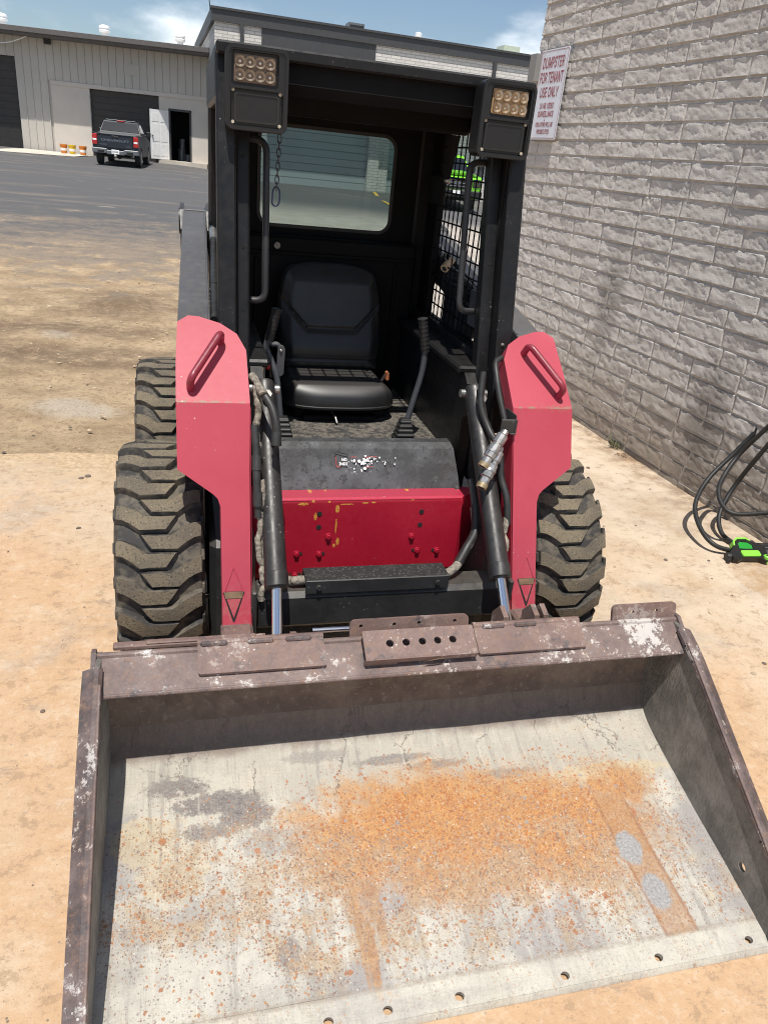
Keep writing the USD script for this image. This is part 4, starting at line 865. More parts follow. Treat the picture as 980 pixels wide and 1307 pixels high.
# red front panel
fp = hull([(x, y, z) for x in (-.40, .335) for y, z in ((.098, .395), (.084, .420), (.088, .684), (.094, .695), (.103, .700), (.20, .690), (.25, .68), (.25, .395))])
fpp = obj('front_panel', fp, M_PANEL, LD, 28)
obj('side_flank', hull([(.334, .098, .40), (.334, .100, .695), (.43, .150, .40), (.43, .158, .70), (.33, .24, .68), (.33, .24, .40)]), M_PANEL, LD, 28)
def hexbolt(x, z, y=.085):
    a = rod((x, y + .002, z), (x, y - .003, z), .0115, 16); b = rod((x, y - .003, z), (x, y - .0095, z), .0080, 6); return cat(a, b)
for x, z in ((.159, .552), (.186, .494), (.261, .491), (-.142, .559), (-.171, .492), (-.250, .495), (-.252, .410)):
    obj('bolt', hexbolt(x, z), M_PANEL, fpp)
    hx = x + (.014 if x < 0 else -.014)
    if abs(x) > .16: obj('bolt_slot', slab(Point(hx, z + .001).buffer(.0062), 0, .0012, frame((0, .0845, 0), (1, 0, 0), (0, 0, 1))), M_VOID, fpp)
for x, z in ((.186, .648), (.186, .596), (-.177, .647), (-.177, .596)):
    obj('bolt_hole', cat(slab(Point(x, z).buffer(.0085), 0, .0012, frame((0, .0862, 0), (1, 0, 0), (0, 0, 1)))), M_VOID, fpp)
obj('weld_bead', tube([(-.38, .093, .6940), (.33, .093, .6940)], .002, 6), M_PANEL, fpp)

# ---- cab frame
def py(z): return .419 + (z - 1.92) * .213             # front face of the outer posts
cabp = {}
for s in (-1, 1):
    def q4(xa, xb, y, d, z): return [(min(s * xa, s * xb), y, z), (max(s * xa, s * xb), y, z), (max(s * xa, s * xb), y + d, z), (min(s * xa, s * xb), y + d, z)]
    def post(xa, xb, off, d, z0, z1, c=.006):
        ms = []
        return hull([p for z in (z0, z1) for p in q4(xa + c, xb - c, py(z) + off, d, z) + q4(xa, xb, py(z) + off + c, d - 2 * c, z)])
    p_ = obj('cab_post', post(.447, .505, 0, .075, .90, 2.0), M_CAB, LD, 20)
    obj('inner_channel', post(.402, .446, .060, .06, .92, 1.98), M_CAB, p_, 20)
    for z in (1.72, 1.46, 1.27, 1.16): obj('post_hole', slab(Point(0, 0).buffer(.006), 0, .002, frame((s * .423, py(z) + .0595, z), (1, 0, 0), (0, 0, 1))), M_VOID, p_)
    obj('post_bolt', ball((s * .468, py(1.20) - .001, 1.205), .007, sub=1), M_BOLT, p_)
    obj('post_foot', post(.405, .455, .075, .09, .70, 1.00), M_CAB, LD, 20)
    obj('rear_post', bx(min(s * .40, s * .50), max(s * .40, s * .50), 1.29, 1.38, .9, 2.0, .01), M_CAB, LD)
    obj('roof_rail', bx(min(s * .43, s * .505), max(s * .43, s * .505), .44, 1.36, 1.87, 2.0, .01), M_CAB, LD)
    obj('side_sill', bx(min(s * .43, s * .50), max(s * .43, s * .50), .36, 1.3, 1.08, 1.14, .008), M_CAB, LD)
    obj('side_rear_panel', bx(min(s * .455, s * .47), max(s * .455, s * .47), 1.12, 1.3, 1.12, 1.88, .003), M_INNER, LD)
    ws = []
    for y in np.arange(.44, 1.13, .0535): ws.append(tube([(s * .455, y, 1.12), (s * .455, y, 1.87)], .0030, 5))
    for z in np.arange(1.15, 1.88, .056): ws.append(tube([(s * .449, .42, z), (s * .449, 1.14, z)], .0034, 5))
    ss_ = obj('side_screen', cat(ws), M_INNER, LD)
    obj('screen_frame', bx(min(s * .44, s * .47), max(s * .44, s * .47), .40, .44, 1.12, 1.88, .004), M_INNER, ss_); obj('screen_frame', bx(min(s * .44, s * .47), max(s * .44, s * .47), 1.10, 1.13, 1.12, 1.88, .004), M_INNER, ss_)
# roof with a barred opening towards the front
rf = obj('roof', cat(bx(-.505, .505, .405, .475, 1.985, 2.020, .006), bx(-.505, .505, .600, 1.40, 1.985, 2.020, .006), bx(-.505, -.26, .47, .605, 1.985, 2.0195, .006), bx(.26, .505, .47, .605, 1.985, 2.0195, .006)), M_CAB, LD, 20)
obj('roof_bars', cat([tube([(x, .46, 1.995), (x, .61, 1.995)], .004, 6) for x in np.arange(-.27, .28, .06)] + [tube([(-.31, y, 1.990), (.31, y, 1.990)], .004, 6) for y in np.arange(.49, .60, .045)]), M_CAB, rf)
obj('header', hull([(x, y, z) for x in (-.44, .44) for y, z in ((.435, 1.985), (.425, 1.93), (.46, 1.90), (.50, 1.93), (.50, 1.985))]), M_INNER, LD, 20)
obj('roof_lining', bx(-.42, .42, .80, 1.30, 1.93, 1.95, .004), M_INNER, LD)
obj('rear_crossbar', bx(-.43, .43, .78, .82, 1.86, 1.96, .01), M_INNER, LD)
# rear wall with the window
RWf = frame((0, 1.30, 0), (1, 0, 0), (0, 0, 1))
win = rrect(-.295, .288, 1.452, 1.843, .055, 8)
rw = obj('rear_wall', slab(sbox(-.44, 1.10, .44, 1.99).difference(win), -.02, .0, RWf), M_INNER, LD)
obj('lower_back', bx(-.40, .40, 1.20, 1.30, .74, 1.42, .01), M_INNER, LD)
gw = obj('rear_window', slab(win.buffer(.012), -.012, -.008, RWf), M_GLASS, LD)
obj('window_seal', slab(win.buffer(.006).difference(win.buffer(-.008)), .0, .006, RWf), M_RUBBER, gw)
obj('back_rib', cat(bx(-.39, .39, 1.185, 1.20, 1.345, 1.36, .004), bx(.30, .315, 1.185, 1.20, .9, 1.33, .003), bx(-.315, -.30, 1.185, 1.20, .9, 1.33, .003)), M_INNER, LD)
obj('back_bolt', rod((-.225, 1.17, 1.385), (-.225, 1.15, 1.385), .013, 12), M_BOLT, LD)
obj('wiring_box', bx(.41, .44, 1.0, 1.15, 1.6, 1.72, .01), M_INNER, LD)

# ---- work lights
for s in (-1, 1):
    HM = frame((0, .34, 0), (1, 0, 0), (0, 0, 1)); x0, x1 = (-.481, -.301) if s < 0 else (.301, .481)
    outl = rrect(x0, x1, 1.790, 2.008, .022); lx0, lx1 = sorted((s * .338, s * .457)); lens = rrect(lx0 - .008, lx1 + .008, 1.906, 1.993, .008)
    blank = rrect(x0 + .014, x1 - .014, 1.803, 1.898, .012)
    h_ = obj('light_housing', cat(slab(outl, -.075, -.016, HM), slab(outl.difference(lens).difference(blank), -.0165, .0, HM), slab(outl.buffer(-.002).difference(outl.buffer(-.010)), -.001, .0035, HM)), M_PLASTIC, LD, 30)
    obj('lens_plate', slab(rrect(lx0, lx1, 1.915, 1.985, .006), -.0155, -.010, HM), M_AMBER if s > 0 else mat_plain('grey_brown_lamp_plate', (.16, .115, .085), .45, .15, 40), h_)
    for i in range(4):
        for j in range(2):
            cx, cz = lx0 + .0165 + .0287 * i, 1.9335 + .0335 * j
            cup = trimesh.creation.revolve([(.0155, .008), (.0150, .0095), (.0125, .004), (.006, -.002), (.0035, -.0025), (.0035, .003), (.0, .0035)], sections=20); cup.apply_transform(frame((cx, .34 + .0115, cz), (1, 0, 0), (0, 0, 1)))
            obj('reflector', cup, M_LENS, h_, 40)
    bpl = obj('blank_cover', cat(slab(rrect(x0 + .017, x1 - .017, 1.806, 1.895, .010), -.0155, -.011, HM), slab(rrect(x0 + .028, x1 - .028, 1.816, 1.886, .008), -.0115, -.006, HM)), M_PLASTIC, h_)
    obj('cover_gasket', slab(rrect(x0 + .024, x1 - .024, 1.812, 1.890, .010).difference(rrect(x0 + .030, x1 - .030, 1.818, 1.884, .007)), -.011, -.004, HM), M_RUBBER, bpl)
    for sx_ in (.3235, .4600):
        for sz in (1.8105, 1.8935): obj('cover_screw', rod((s * sx_, .3525, sz), (s * sx_, .344, sz), .0048, 10), M_SCREW, h_)
    obj('light_bracket', bx(x0 + .03, x1 - .03, .40, .47, 1.82, 1.99, .005), M_CAB, h_)

# ---- grab bars inside the door opening
def gy(z): return .42 + .17 * (z - 1.30)
for s in (-1, 1):
    P_ = fillet([(s * .425, gy(1.775) + .02, 1.775), (s * .345, gy(1.77), 1.77), (s * .345, gy(1.285), 1.285), (s * .425, gy(1.285) + .02, 1.285)], .045, 7)
    obj('grab_bar', tube(P_, .0115, 12), M_BLACK, LD, 50)

# ---- seat
def seat_back():
    nu, nv = 61, 61; u = np.linspace(-1, 1, nu); v = np.linspace(0, 1, nv); a, b = np.meshgrid(u, v, indexing='ij')
    hwid = .212 - .016 * ss(.6, 1.0, b) + .010 * np.sin(b * math.pi); z = .905 + .425 * b; 
    cr = np.clip((b - .84) / .16, 0, 1); hwid = hwid * np.sqrt(np.clip(1 - (cr * .66) ** 3.0, .05, 1)); z = z - .02 * np.abs(a) ** 3 * cr
    x = a * hwid; base = 1.015 + .10 * b
    ed = np.minimum(1 - np.abs(a), np.minimum(b * 2.2, (1 - b) * 1.3)); bul = .055 * np.clip(ed / .22, 0, 1) ** .5
    # lower bolster, upper pad, V shaped seam between
    vz = np.where(np.abs(a) < .48, .40, .40 + (np.abs(a) - .48) * .52)
    d = (b - vz); seam = np.exp(-(d / .018) ** 2) * .016 * (np.abs(a) < .97)
    lum = .022 * np.exp(-((b - .24) / .16) ** 2); y = base - bul - lum + seam + .006 * (np.abs(a) < .95) * (d > 0)
    seam2 = np.exp(-((b - .115) / .016) ** 2) * .016; y = y + seam2
    front = np.stack([x, y, z], -1); back = np.stack([x, base + .045 + 0 * x, z], -1)
    k = nu * nv; I = np.arange(k).reshape(nu, nv); F2 = []
    f = np.concatenate([np.stack([I[:-1, :-1], I[1:, :-1], I[1:, 1:]], -1).reshape(-1, 3), np.stack([I[:-1, :-1], I[1:, 1:], I[:-1, 1:]], -1).reshape(-1, 3)])
    bd_ = np.concatenate([I[:, 0], I[-1, 1:], I[-2::-1, -1], I[0, -2:0:-1]]); n = len(bd_)
    rim = np.array([(bd_[i], bd_[i] + k, bd_[(i + 1) % n] + k) for i in range(n)] + [(bd_[i], bd_[(i + 1) % n] + k, bd_[(i + 1) % n]) for i in range(n)])
    return trimesh.Trimesh(np.vstack([front.reshape(-1, 3), back.reshape(-1, 3)]), np.vstack([f, f[:, ::-1] + k, rim]), process=False)
def seat_cushion():
    nu, nv = 57, 57; u = np.linspace(-1, 1, nu); v = np.linspace(0, 1, nv); a, b = np.meshgrid(u, v, indexing='ij')
    hwid = .225 + .012 * np.sin(b * 3.1) ; rr = np.clip((.30 - b) / .30, 0, 1); hwid = hwid * np.sqrt(1 - .30 * rr ** 3)
    x = a * hwid; y = .665 + .35 * b + .030 * np.abs(a) ** 3 * rr
    ed = np.minimum((1 - np.abs(a)) * .9, np.minimum(b * 1.4, 1)); z = .838 + .078 * np.clip(ed / .20, 0, 1) ** .42
    pad = ss(.30, .36, b) * (1 - ss(.66, .74, np.abs(a))); z = z + .010 * pad * 0 - .008 * np.exp(-((b - .30) / .016) ** 2) * (np.abs(a) < .92) - .006 * np.exp(-((np.abs(a) - .72) / .022) ** 2) * (b > .3) - .010 * np.exp(-((b - .7) / .25) ** 2)
    top = np.stack([x, y, z], -1); bot = np.stack([x * .97, y + .008, .822 + 0 * x], -1); k = nu * nv; I = np.arange(k).reshape(nu, nv)
    f = np.concatenate([np.stack([I[:-1, :-1], I[1:, :-1], I[1:, 1:]], -1).reshape(-1, 3), np.stack([I[:-1, :-1], I[1:, 1:], I[:-1, 1:]], -1).reshape(-1, 3)])
    bd_ = np.concatenate([I[:, 0], I[-1, 1:], I[-2::-1, -1], I[0, -2:0:-1]]); n = len(bd_)
    rim = np.array([(bd_[i], bd_[i] + k, bd_[(i + 1) % n] + k) for i in range(n)] + [(bd_[i], bd_[(i + 1) % n] + k, bd_[(i + 1) % n]) for i in range(n)])
    return trimesh.Trimesh(np.vstack([top.reshape(-1, 3), bot.reshape(-1, 3)]), np.vstack([f, f[:, ::-1] + k, rim]), process=False)
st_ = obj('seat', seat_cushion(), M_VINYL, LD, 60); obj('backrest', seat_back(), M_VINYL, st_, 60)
t_ = np.linspace(0, 1, 40); xx = np.linspace(-1, 1, 40)
obj('piping', tube([(x * .222 * math.sqrt(1 - .3 * 1), .665 + .030 * abs(x) ** 3 - .003, .834) for x in xx], .0045, 8), M_RUBBER, st_, 50)
obj('seat_base', cat(bx(-.19, .19, .74, 1.02, .765, .825, .01), bx(-.15, .15, .70, 1.0, .765, .79, .004)), M_INNER, LD)
obj('seat_latch', tube(fillet([(-.03, .74, .80), (-.025, .67, .795), (-.02, .655, .775)], .02), .005, 8), M_STEEL, LD)
bk = obj('belt_buckle', bx(.234, .248, .90, .935, .885, .922, .004), M_ORANGE_CLIP, LD); obj('belt_stalk', tube([(.225, .96, .86), (.24, .93, .91)], .006, 8), M_STEEL, bk)

# ---- hand levers
def grip(p0, p1, rr=.0165):
    p0, p1 = A3(*p0), A3(*p1); m = [rod(p0, p1, rr, 18)]
    d = p1 - p0; L = np.linalg.norm(d)
    for t in np.linspace(.12, .88, 7): m.append(tube([p0 + d * (t - .012), p0 + d * (t + .012)], rr + .0016, 18))
    m.append(tube([p1 - d / L * .003, p1, p1 + d / L * .003], [rr + .003, rr + .003, rr * .6], 18)); return cat(m)
def boot(c, w0, w1, h, n=5):
    m = []
    for i in range(n):
        w = w0 + (w1 - w0) * i / n; z0 = c[2] + h * i / n; m.append(bx(c[0] - w, c[0] + w, c[1] - w * .9, c[1] + w * .9, z0, z0 + h / n * .80, .004)); m.append(bx(c[0] - w * .82, c[0] + w * .82, c[1] - w * .75, c[1] + w * .75, z0 + h / n * .7, z0 + h / n * 1.05, .002))
    return cat(m)
lv = obj('control_lever', tube(fillet([(.213, .50, .785), (.266, .50, 1.05), (.262, .50, 1.16)], .06), .0115, 12), M_GREYST, LD, 50)
obj('grip', grip((.2655, .50, 1.115), (.240, .50, 1.238)), M_RUBBER, lv); obj('boot', boot((.212, .485, .770), .040, .018, .085), M_RUBBER, lv)
lv = obj('control_lever', tube(fillet([(-.262, .50, .785), (-.285, .52, 1.0), (-.325, .55, 1.10), (-.318, .55, 1.125)], .03), .0115, 12), M_GREYST, LD, 50)
obj('grip', grip((-.314, .55, 1.125), (-.288, .55, 1.236)), M_RUBBER, lv); obj('boot', boot((-.262, .485, .770), .040, .018, .085), M_RUBBER, lv)
pod = obj('arm_link', slab(affinity.rotate(rrect(-.013, .013, -.055, .055, .0129, 8), -2), 0, .022, frame((-.272, .545, 1.055), (1, 0, 0), (0, 0, 1))), M_GREYST, lv, 40)
obj('link_bolt', ball((-.273, .522, 1.094), .0065, sub=2), M_STEEL, lv); obj('link_arm', tube(curve([(-.273, .54, 1.095), (-.285, .54, 1.112), (-.305, .545, 1.112), (-.322, .55, 1.130)], 5), .009, 8), M_GREYST, lv)
obj('pod_box', bx(-.315, -.265, .54, .60, .985, 1.035, .006), M_PLASTIC, lv)
obj('blue_cap', tube([(-.345, .50, 1.045), (-.345, .50, 1.062)], .014, 14), M_BLUE, LD); obj('relay_can', tube([(-.345, .50, .99), (-.345, .50, 1.045)], .016, 14), M_STEEL, LD)
obj('red_knob', ball((-.318, .52, 1.035), .009, (1, 1, 1.4)), M_DARKRED_PIN, LD); obj('red_rod', rod((-.385, .9, 1.14), (-.375, .9, 1.26), .008, 8), M_DARKRED_PIN, LD)
# hoses and valve behind the right screen
cr_ = obj('hose_nozzle', tube([(.478, .94, 1.400), (.446, .912, 1.374), (.438, .905, 1.367)], [.015, .018, .018], 16), M_TAN_END, LD, label='short tan hose end outside the right screen'); obj('nozzle_bore', rod((.4383, .9052, 1.3672), (.4372, .9043, 1.3663), .011, 14), M_VOID, cr_)
obj('aux_bracket', cat(bx(.475, .52, .78, .98, 1.10, 1.32, .01), bx(.48, .50, .62, .80, 1.14, 1.27, .006)), M_BLACK, LD)
obj('access_plate', bx(.436, .446, .455, .56, 1.215, 1.345, .003), M_GREYST, LD)
obj('belt_strap', hull([(.39, .85, 1.86), (.42, .85, 1.86), (.38, .86, 1.86), (.415, .95, 1.70), (.43, .95, 1.70), (.41, .97, 1.705)]), M_INNER, LD); obj('belt_anchor', ball((.425, .96, 1.70), .014), M_STEEL, LD)

# ---- loader arms: folded red plates over the boom tubes
UPV, DNV = A3(0, .748, .664), A3(0, -.364, -.931)
for s in (-1, 1):
    up_n = np.cross(A3(1, 0, 0), UPV); dn_n = np.cross(A3(1, 0, 0), DNV)     # up_n points up and forward, dn_n back
    UM = frame((0, 0, 1.06), (1, 0, 0), UPV); DM = frame((0, 0, 1.06), (1, 0, 0), DNV)
    fx = lambda L: Polygon([(s * a, b) for a, b in L]).buffer(-.004).buffer(.004, quad_segs=4)
    upo = fx([(.637, 0), (.636, .14), (.630, .283), (.598, .308), (.566, .306), (.502, .284), (.453, .247), (.427, .188), (.424, 0)])
    dno = Polygon([(s * a, b) for a, b in [(.637, 0), (.637, .195), (.535, .270), (.522, .284), (.5145, .308), (.514, .74), (.430, .74), (.428, .2), (.424, 0)]])
    u_ = slab(upo, -.055, .0, UM); d_ = slab(dno, .0, .075, DM)
    arm = obj('loader_arm', cat(u_, d_), M_ARM, LD, 22)
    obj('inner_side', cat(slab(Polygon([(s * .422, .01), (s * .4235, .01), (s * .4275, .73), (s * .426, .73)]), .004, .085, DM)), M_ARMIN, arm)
    hb = [A3(s * .595, 0, 1.06) + UPV * .046, A3(s * .503, 0, 1.06) + UPV * .214]; un = up_n
    obj('handle', tube(fillet([hb[0] - un * .002, hb[0] + un * .052, hb[1] + un * .052, hb[1] - un * .002], .03, 7), .0115, 12), M_HANDLE, arm, 50)
    dia = lambda x, t, dd=.0: A3(s * x, 0, 1.06) + DNV * t - dn_n * dd
    top, l, r_, bo = (.480, .490), (.509, .567), (.451, .567), (.481, .655)
    gl_ = []
    for a, b, w_ in ((top, l, .0022), (top, r_, .0022)): gl_.append(tube([dia(*a, .0005), dia(*b, .0005)], w_, 6))
    obj('weld_diamond', cat(gl_), M_ARM, arm)
    obj('pocket', cat(slab(Polygon([(s * l[0], l[1]), (s * r_[0], r_[1]), (s * bo[0], bo[1])]).buffer(.003), -.0012, .0, DM)), M_VOID, arm)
    obj('pocket_ledge', slab(Polygon([(s * l[0], l[1] - .002), (s * r_[0], r_[1] - .002), (s * (r_[0] + .004), r_[1] + .018), (s * (l[0] - .004), l[1] + .018)]), -.0028, -.001, DM), M_LITTER, arm)
    obj('pocket_plate', slab(Polygon([(s * (l[0] - .008), l[1] + .020), (s * (r_[0] + .008), r_[1] + .020), (s * bo[0], bo[1] - .010)]), -.0022, -.001, DM), M_ARM, arm)
    # boom tube back to the rear pivot
    bm_ = hull([(s * a, y, z) for a, y, z in ((.530, .12, 1.05), (.632, .12, 1.05), (.530, .20, 1.215), (.632, .20, 1.215), (.508, 1.50, 1.32), (.604, 1.50, 1.32), (.508, 1.50, 1.485), (.604, 1.50, 1.485))])
    bo_ = obj('boom', bm_, M_GREYST, LD, 20)
    obj('boom_seam', cat(tube([(s * .533, .3, 1.236), (s * .514, 1.48, 1.482)], .004, 6), tube([(s * .508, 1.44, 1.474), (s * .604, 1.44, 1.474)], .004, 6)), M_GREYST, bo_)
    for xx_ in ((.600, .618), (.490, .508)): obj('pivot_plate', xprism([(1.42, 1.22), (1.38, 1.40), (1.43, 1.475), (1.53, 1.495), (1.62, 1.45), (1.64, 1.36), (1.56, 1.22)], min(s * xx_[0], s * xx_[1]), max(s * xx_[0], s * xx_[1])), M_BLACK, bo_)
    obj('pivot_boss', rod((s * .470, 1.52, 1.42), (s * .624, 1.52, 1.42), .055, 20), M_BLACK, LD)
    obj('boom_hose', tube(curve([(s * .492, 1.2, 1.43), (s * .488, 1.15, 1.42), (s * .492, 1.05, 1.375), (s * .503, .7, 1.32), (s * .515, .35, 1.23)], 8), .012, 10), M_HOSE, LD, 50)
    obj('hose_ferrule', tube([(s * .4885, 1.16, 1.425), (s * .489, 1.09, 1.395)], .016, 10), M_STEEL, LD)
cl = []
for t in np.linspace(0, 30 * math.pi, 260): cl.append((-.505 + .014 * math.cos(t), .60 + .014 * math.sin(t), 1.05 + .24 * t / (30 * math.pi)))
obj('spiral_guard', tube(cl, .0045, 6), M_SLEEVE, LD, 60); obj('guarded_hose', tube([(-.505, .6, 1.0), (-.505, .6, 1.31)], .010, 10), M_HOSE, LD)

# ---- bucket cylinders
for s in (-1, 1):
    top, gl_, rd = A3(s * .362, .205, 1.055), A3(s * .358, -.262, .572), A3(s * .365, -.385, .425)
    ax = (gl_ - top) / np.linalg.norm(gl_ - top)
    cy_ = obj('bucket_cylinder', tube([top - ax * .012, top, gl_ - ax * .05, gl_ - ax * .048, gl_ - ax * .006, gl_], [.030, .034, .034, .0365, .0365, .031], 28), M_CYL, LD, 35)
    obj('rod', rod(gl_ - ax * .01, rd, .0165, 24), M_CHROME, cy_, 50)
    obj('rod_eye', cat(rod(rd + A3(-.028, 0, 0), rd + A3(.028, 0, 0), .030, 20), tube([rd - ax * .055, rd - ax * .01], [.020, .03], 16)), M_PLATEWELD, cy_)
    obj('top_pin', rod(top + A3(-.048, .0, -.01), top + A3(.048, 0, -.01), .014, 16), M_STEEL, cy_); obj('port', cat(rod(top + ax * .06 + A3(0, -.02, .02), top + ax * .06 + A3(0, -.05, .045), .011, 12), rod(top + ax * .06 + A3(0, -.035, .033), top + ax * .06 + A3(0, -.05, .045), .015, 6)), M_BOLT, cy_)
    for dx in (-.045, .045):
        obj('clevis_ear', xprism([(-.44, .36), (-.44, .47), (-.40, .50), (-.36, .485), (-.345, .43), (-.36, .36)], rd[0] + dx - .009, rd[0] + dx + .009), M_PLATEWELD, LD)
# ---- cross bar with the grip step
obj('cross_bar', bx(-.418, .418, -.205, -.095, .385, .515, .016), M_TOOLBAR, LD, 25)
for s in (-1, 1): obj('bar_end_plate', bx(min(s * .412, s * .428), max(s * .412, s * .428), -.23, -.05, .36, .54, .004), M_TOOLBAR, LD)
st2 = obj('step', cat(bx(-.262, .203, -.212, -.130, .556, .564, .002), plain(-.2619, .2029, -.1375, -.1305, .517, .555)), M_STEP, LD); obj('step_front', bx(-.263, .204, -.2135, -.206, .516, .5635, .002), M_TOOLBAR, st2)
r = np.random.RandomState(9); tt = []
for i in range(26):
    for j in range(4):
        c_ = tube([(-.25 + .0176 * i + (.008 if j % 2 else 0), -.204 + .021 * j, .5635), (-.25 + .0176 * i + (.008 if j % 2 else 0), -.204 + .021 * j, .5655)], [.0052, .0036], 7); tt.append(c_)
obj('grip_studs', cat(tt), M_STEP, st2, 20)
for x in (-.222, .165): obj('step_bolt', rod((x, -.211, .540), (x, -.221, .540), .0085, 6), M_TOOLBAR, st2)
obj('bar_hose', tube(curve([(-.36, -.12, .535), (-.30, -.16, .535), (-.25, -.165, .54), (.15, -.165, .54), (.235, -.150, .545), (.29, -.10, .58), (.335, -.06, .64), (.345, .0, .70)], 8), .0145, 12), M_SLEEVE, LD, 60)
obj('hose_tail', tube(curve([(.262, -.130, .558), (.30, -.09, .592), (.335, -.06, .64), (.348, .0, .71), (.345, .06, .78)], 8), .0165, 12), M_HOSE, LD, 60)
# ---- hoses between arm and cylinder
for pts, rr, mt, nm in (
    ([(-.405, .12, 1.10), (-.385, .04, 1.085), (-.358, -.005, 1.045), (-.346, -.035, .985), (-.348, -.015, .93)], .0125, M_HOSE, 'hydraulic_hose'),
    ([(-.41, .10, 1.115), (-.398, .055, 1.105), (-.386, .02, 1.085)], .0115, M_SLEEVE, 'hose_sleeve'),
    ([(-.405, .06, 1.10), (-.398, .03, 1.04), (-.404, .01, .97), (-.398, -.03, .93)], .0105, M_SLEEVE, 'hose_sleeve'),
    ([(-.412, -.02, 1.0), (-.408, -.05, .93), (-.408, -.09, .84), (-.404, -.12, .74)], .012, M_HOSE, 'hydraulic_hose'),
    ([(-.404, -.10, .78), (-.398, -.125, .72), (-.405, -.15, .66), (-.396, -.175, .60), (-.392, -.20, .55), (-.40, -.21, .50)], .0095, M_SLEEVE, 'hose_sleeve'),
    ([(-.392, -.06, .84), (-.388, -.10, .74), (-.384, -.14, .66), (-.378, -.17, .59), (-.372, -.16, .55)], .0110, M_SLEEVE, 'hose_sleeve'),
    ([(.427, .16, 1.185), (.395, .13, 1.175), (.388, .09, 1.14), (.392, .05, 1.085), (.405, .0, 1.01)], .010, M_HOSE, 'hydraulic_hose'),
    ([(.36, .14, 1.14), (.352, .10, 1.04), (.372, .05, .97), (.392, -.02, .92), (.396, -.06, .84), (.41, -.10, .78), (.414, -.13, .70)], .0115, M_HOSE, 'hydraulic_hose'),
    ([(.412, -.12, .72), (.400, -.145, .675), (.404, -.165, .64), (.395, -.17, .60)], .010, M_SLEEVE, 'hose_sleeve')):
    cv_ = curve(pts, 14); wob = 1. if mt is M_HOSE else 1 + .28 * (meshkit.fbm(cv_ * 110, 3, 3) - .5) * 2
    if mt is M_SLEEVE: cv_ = cv_ + (np.stack([meshkit.fbm(cv_ * 40, 2, k) for k in (1, 2, 3)], -1) - .5) * .010
    obj(nm, tube(cv_, rr * wob, 12), mt, LD, 60)
for a_, b_ in (((-.346, -.035, .985), (-.350, -.05, .945)), ((-.408, -.055, .915), (-.407, -.075, .875)), ((-.406, -.10, .815), (-.405, -.115, .775))): obj('hose_ferrule', tube([a_, b_], .0150, 14), M_HOSE, LD)
obj('coupler_bracket', cat(bx(.372, .428, -.045, -.038, .985, 1.035, .002), bx(.405, .428, -.05, .02, .985, .990, .002), bx(.418, .4215, -.045, .04, .985, 1.05, .002)), M_TOOLBAR, LD)
for o_, e_ in (((.388, -.050, 1.000), (.318, -.085, .900)), ((.378, -.055, .945), (.312, -.110, .838))):
    o_, e_ = A3(*o_), A3(*e_); d = (e_ - o_); 
    seq = [(0, .011), (.10, .013), (.14, .0195), (.38, .0195), (.40, .0165), (.46, .0165), (.48, .0205), (.80, .0205), (.83, .016), (1, .016)]
    c_ = obj('quick_coupler', tube([o_ + d * t for t, _ in seq], [q for _, q in seq], 10), M_STEEL, LD, 25)
    obj('coupler_mouth', tube([e_ - d * .02, e_ + d * .10], [.0185, .0175], 16), M_BRASS, c_); obj('mouth_bore', rod(e_ + d * .101, e_ + d * .103, .012, 14), M_VOID, c_)
    obj('collar', rod(o_ + d * .60, o_ + d * .66, .0222, 20), M_STEEL, c_)

# ---- hitch plate behind the bucket
hp = obj('hitch_plate', cat(hull([(x, y, z) for x in (-.53, .53) for y, z in ((-.405, .12), (-.39, .12), (-.432, .46), (-.417, .46))])), M_PLATEWELD, LD)
obj('hitch_wedge', tube([(-.52, -.425, .46), (.52, -.425, .46)], .016, 10), M_PLATEWELD, hp)
for s in (-1, 1): obj('hitch_bracket', bx(min(s * .425, s * .52), max(s * .425, s * .52), -.415, -.22, .22, .44, .01), M_PLATEWELD, LD)
obj('latch_rod', rod((-.27, -.40, .512), (-.14, -.40, .512), .008, 12), M_CHROME, LD)
for x in (.30, .40, .43):
    obj('hitch_ear', xprism([(-.47, .50), (-.46, .56), (-.42, .575), (-.38, .53), (-.38, .48)], x - .008, x + .008), M_PLATEWELD, LD)

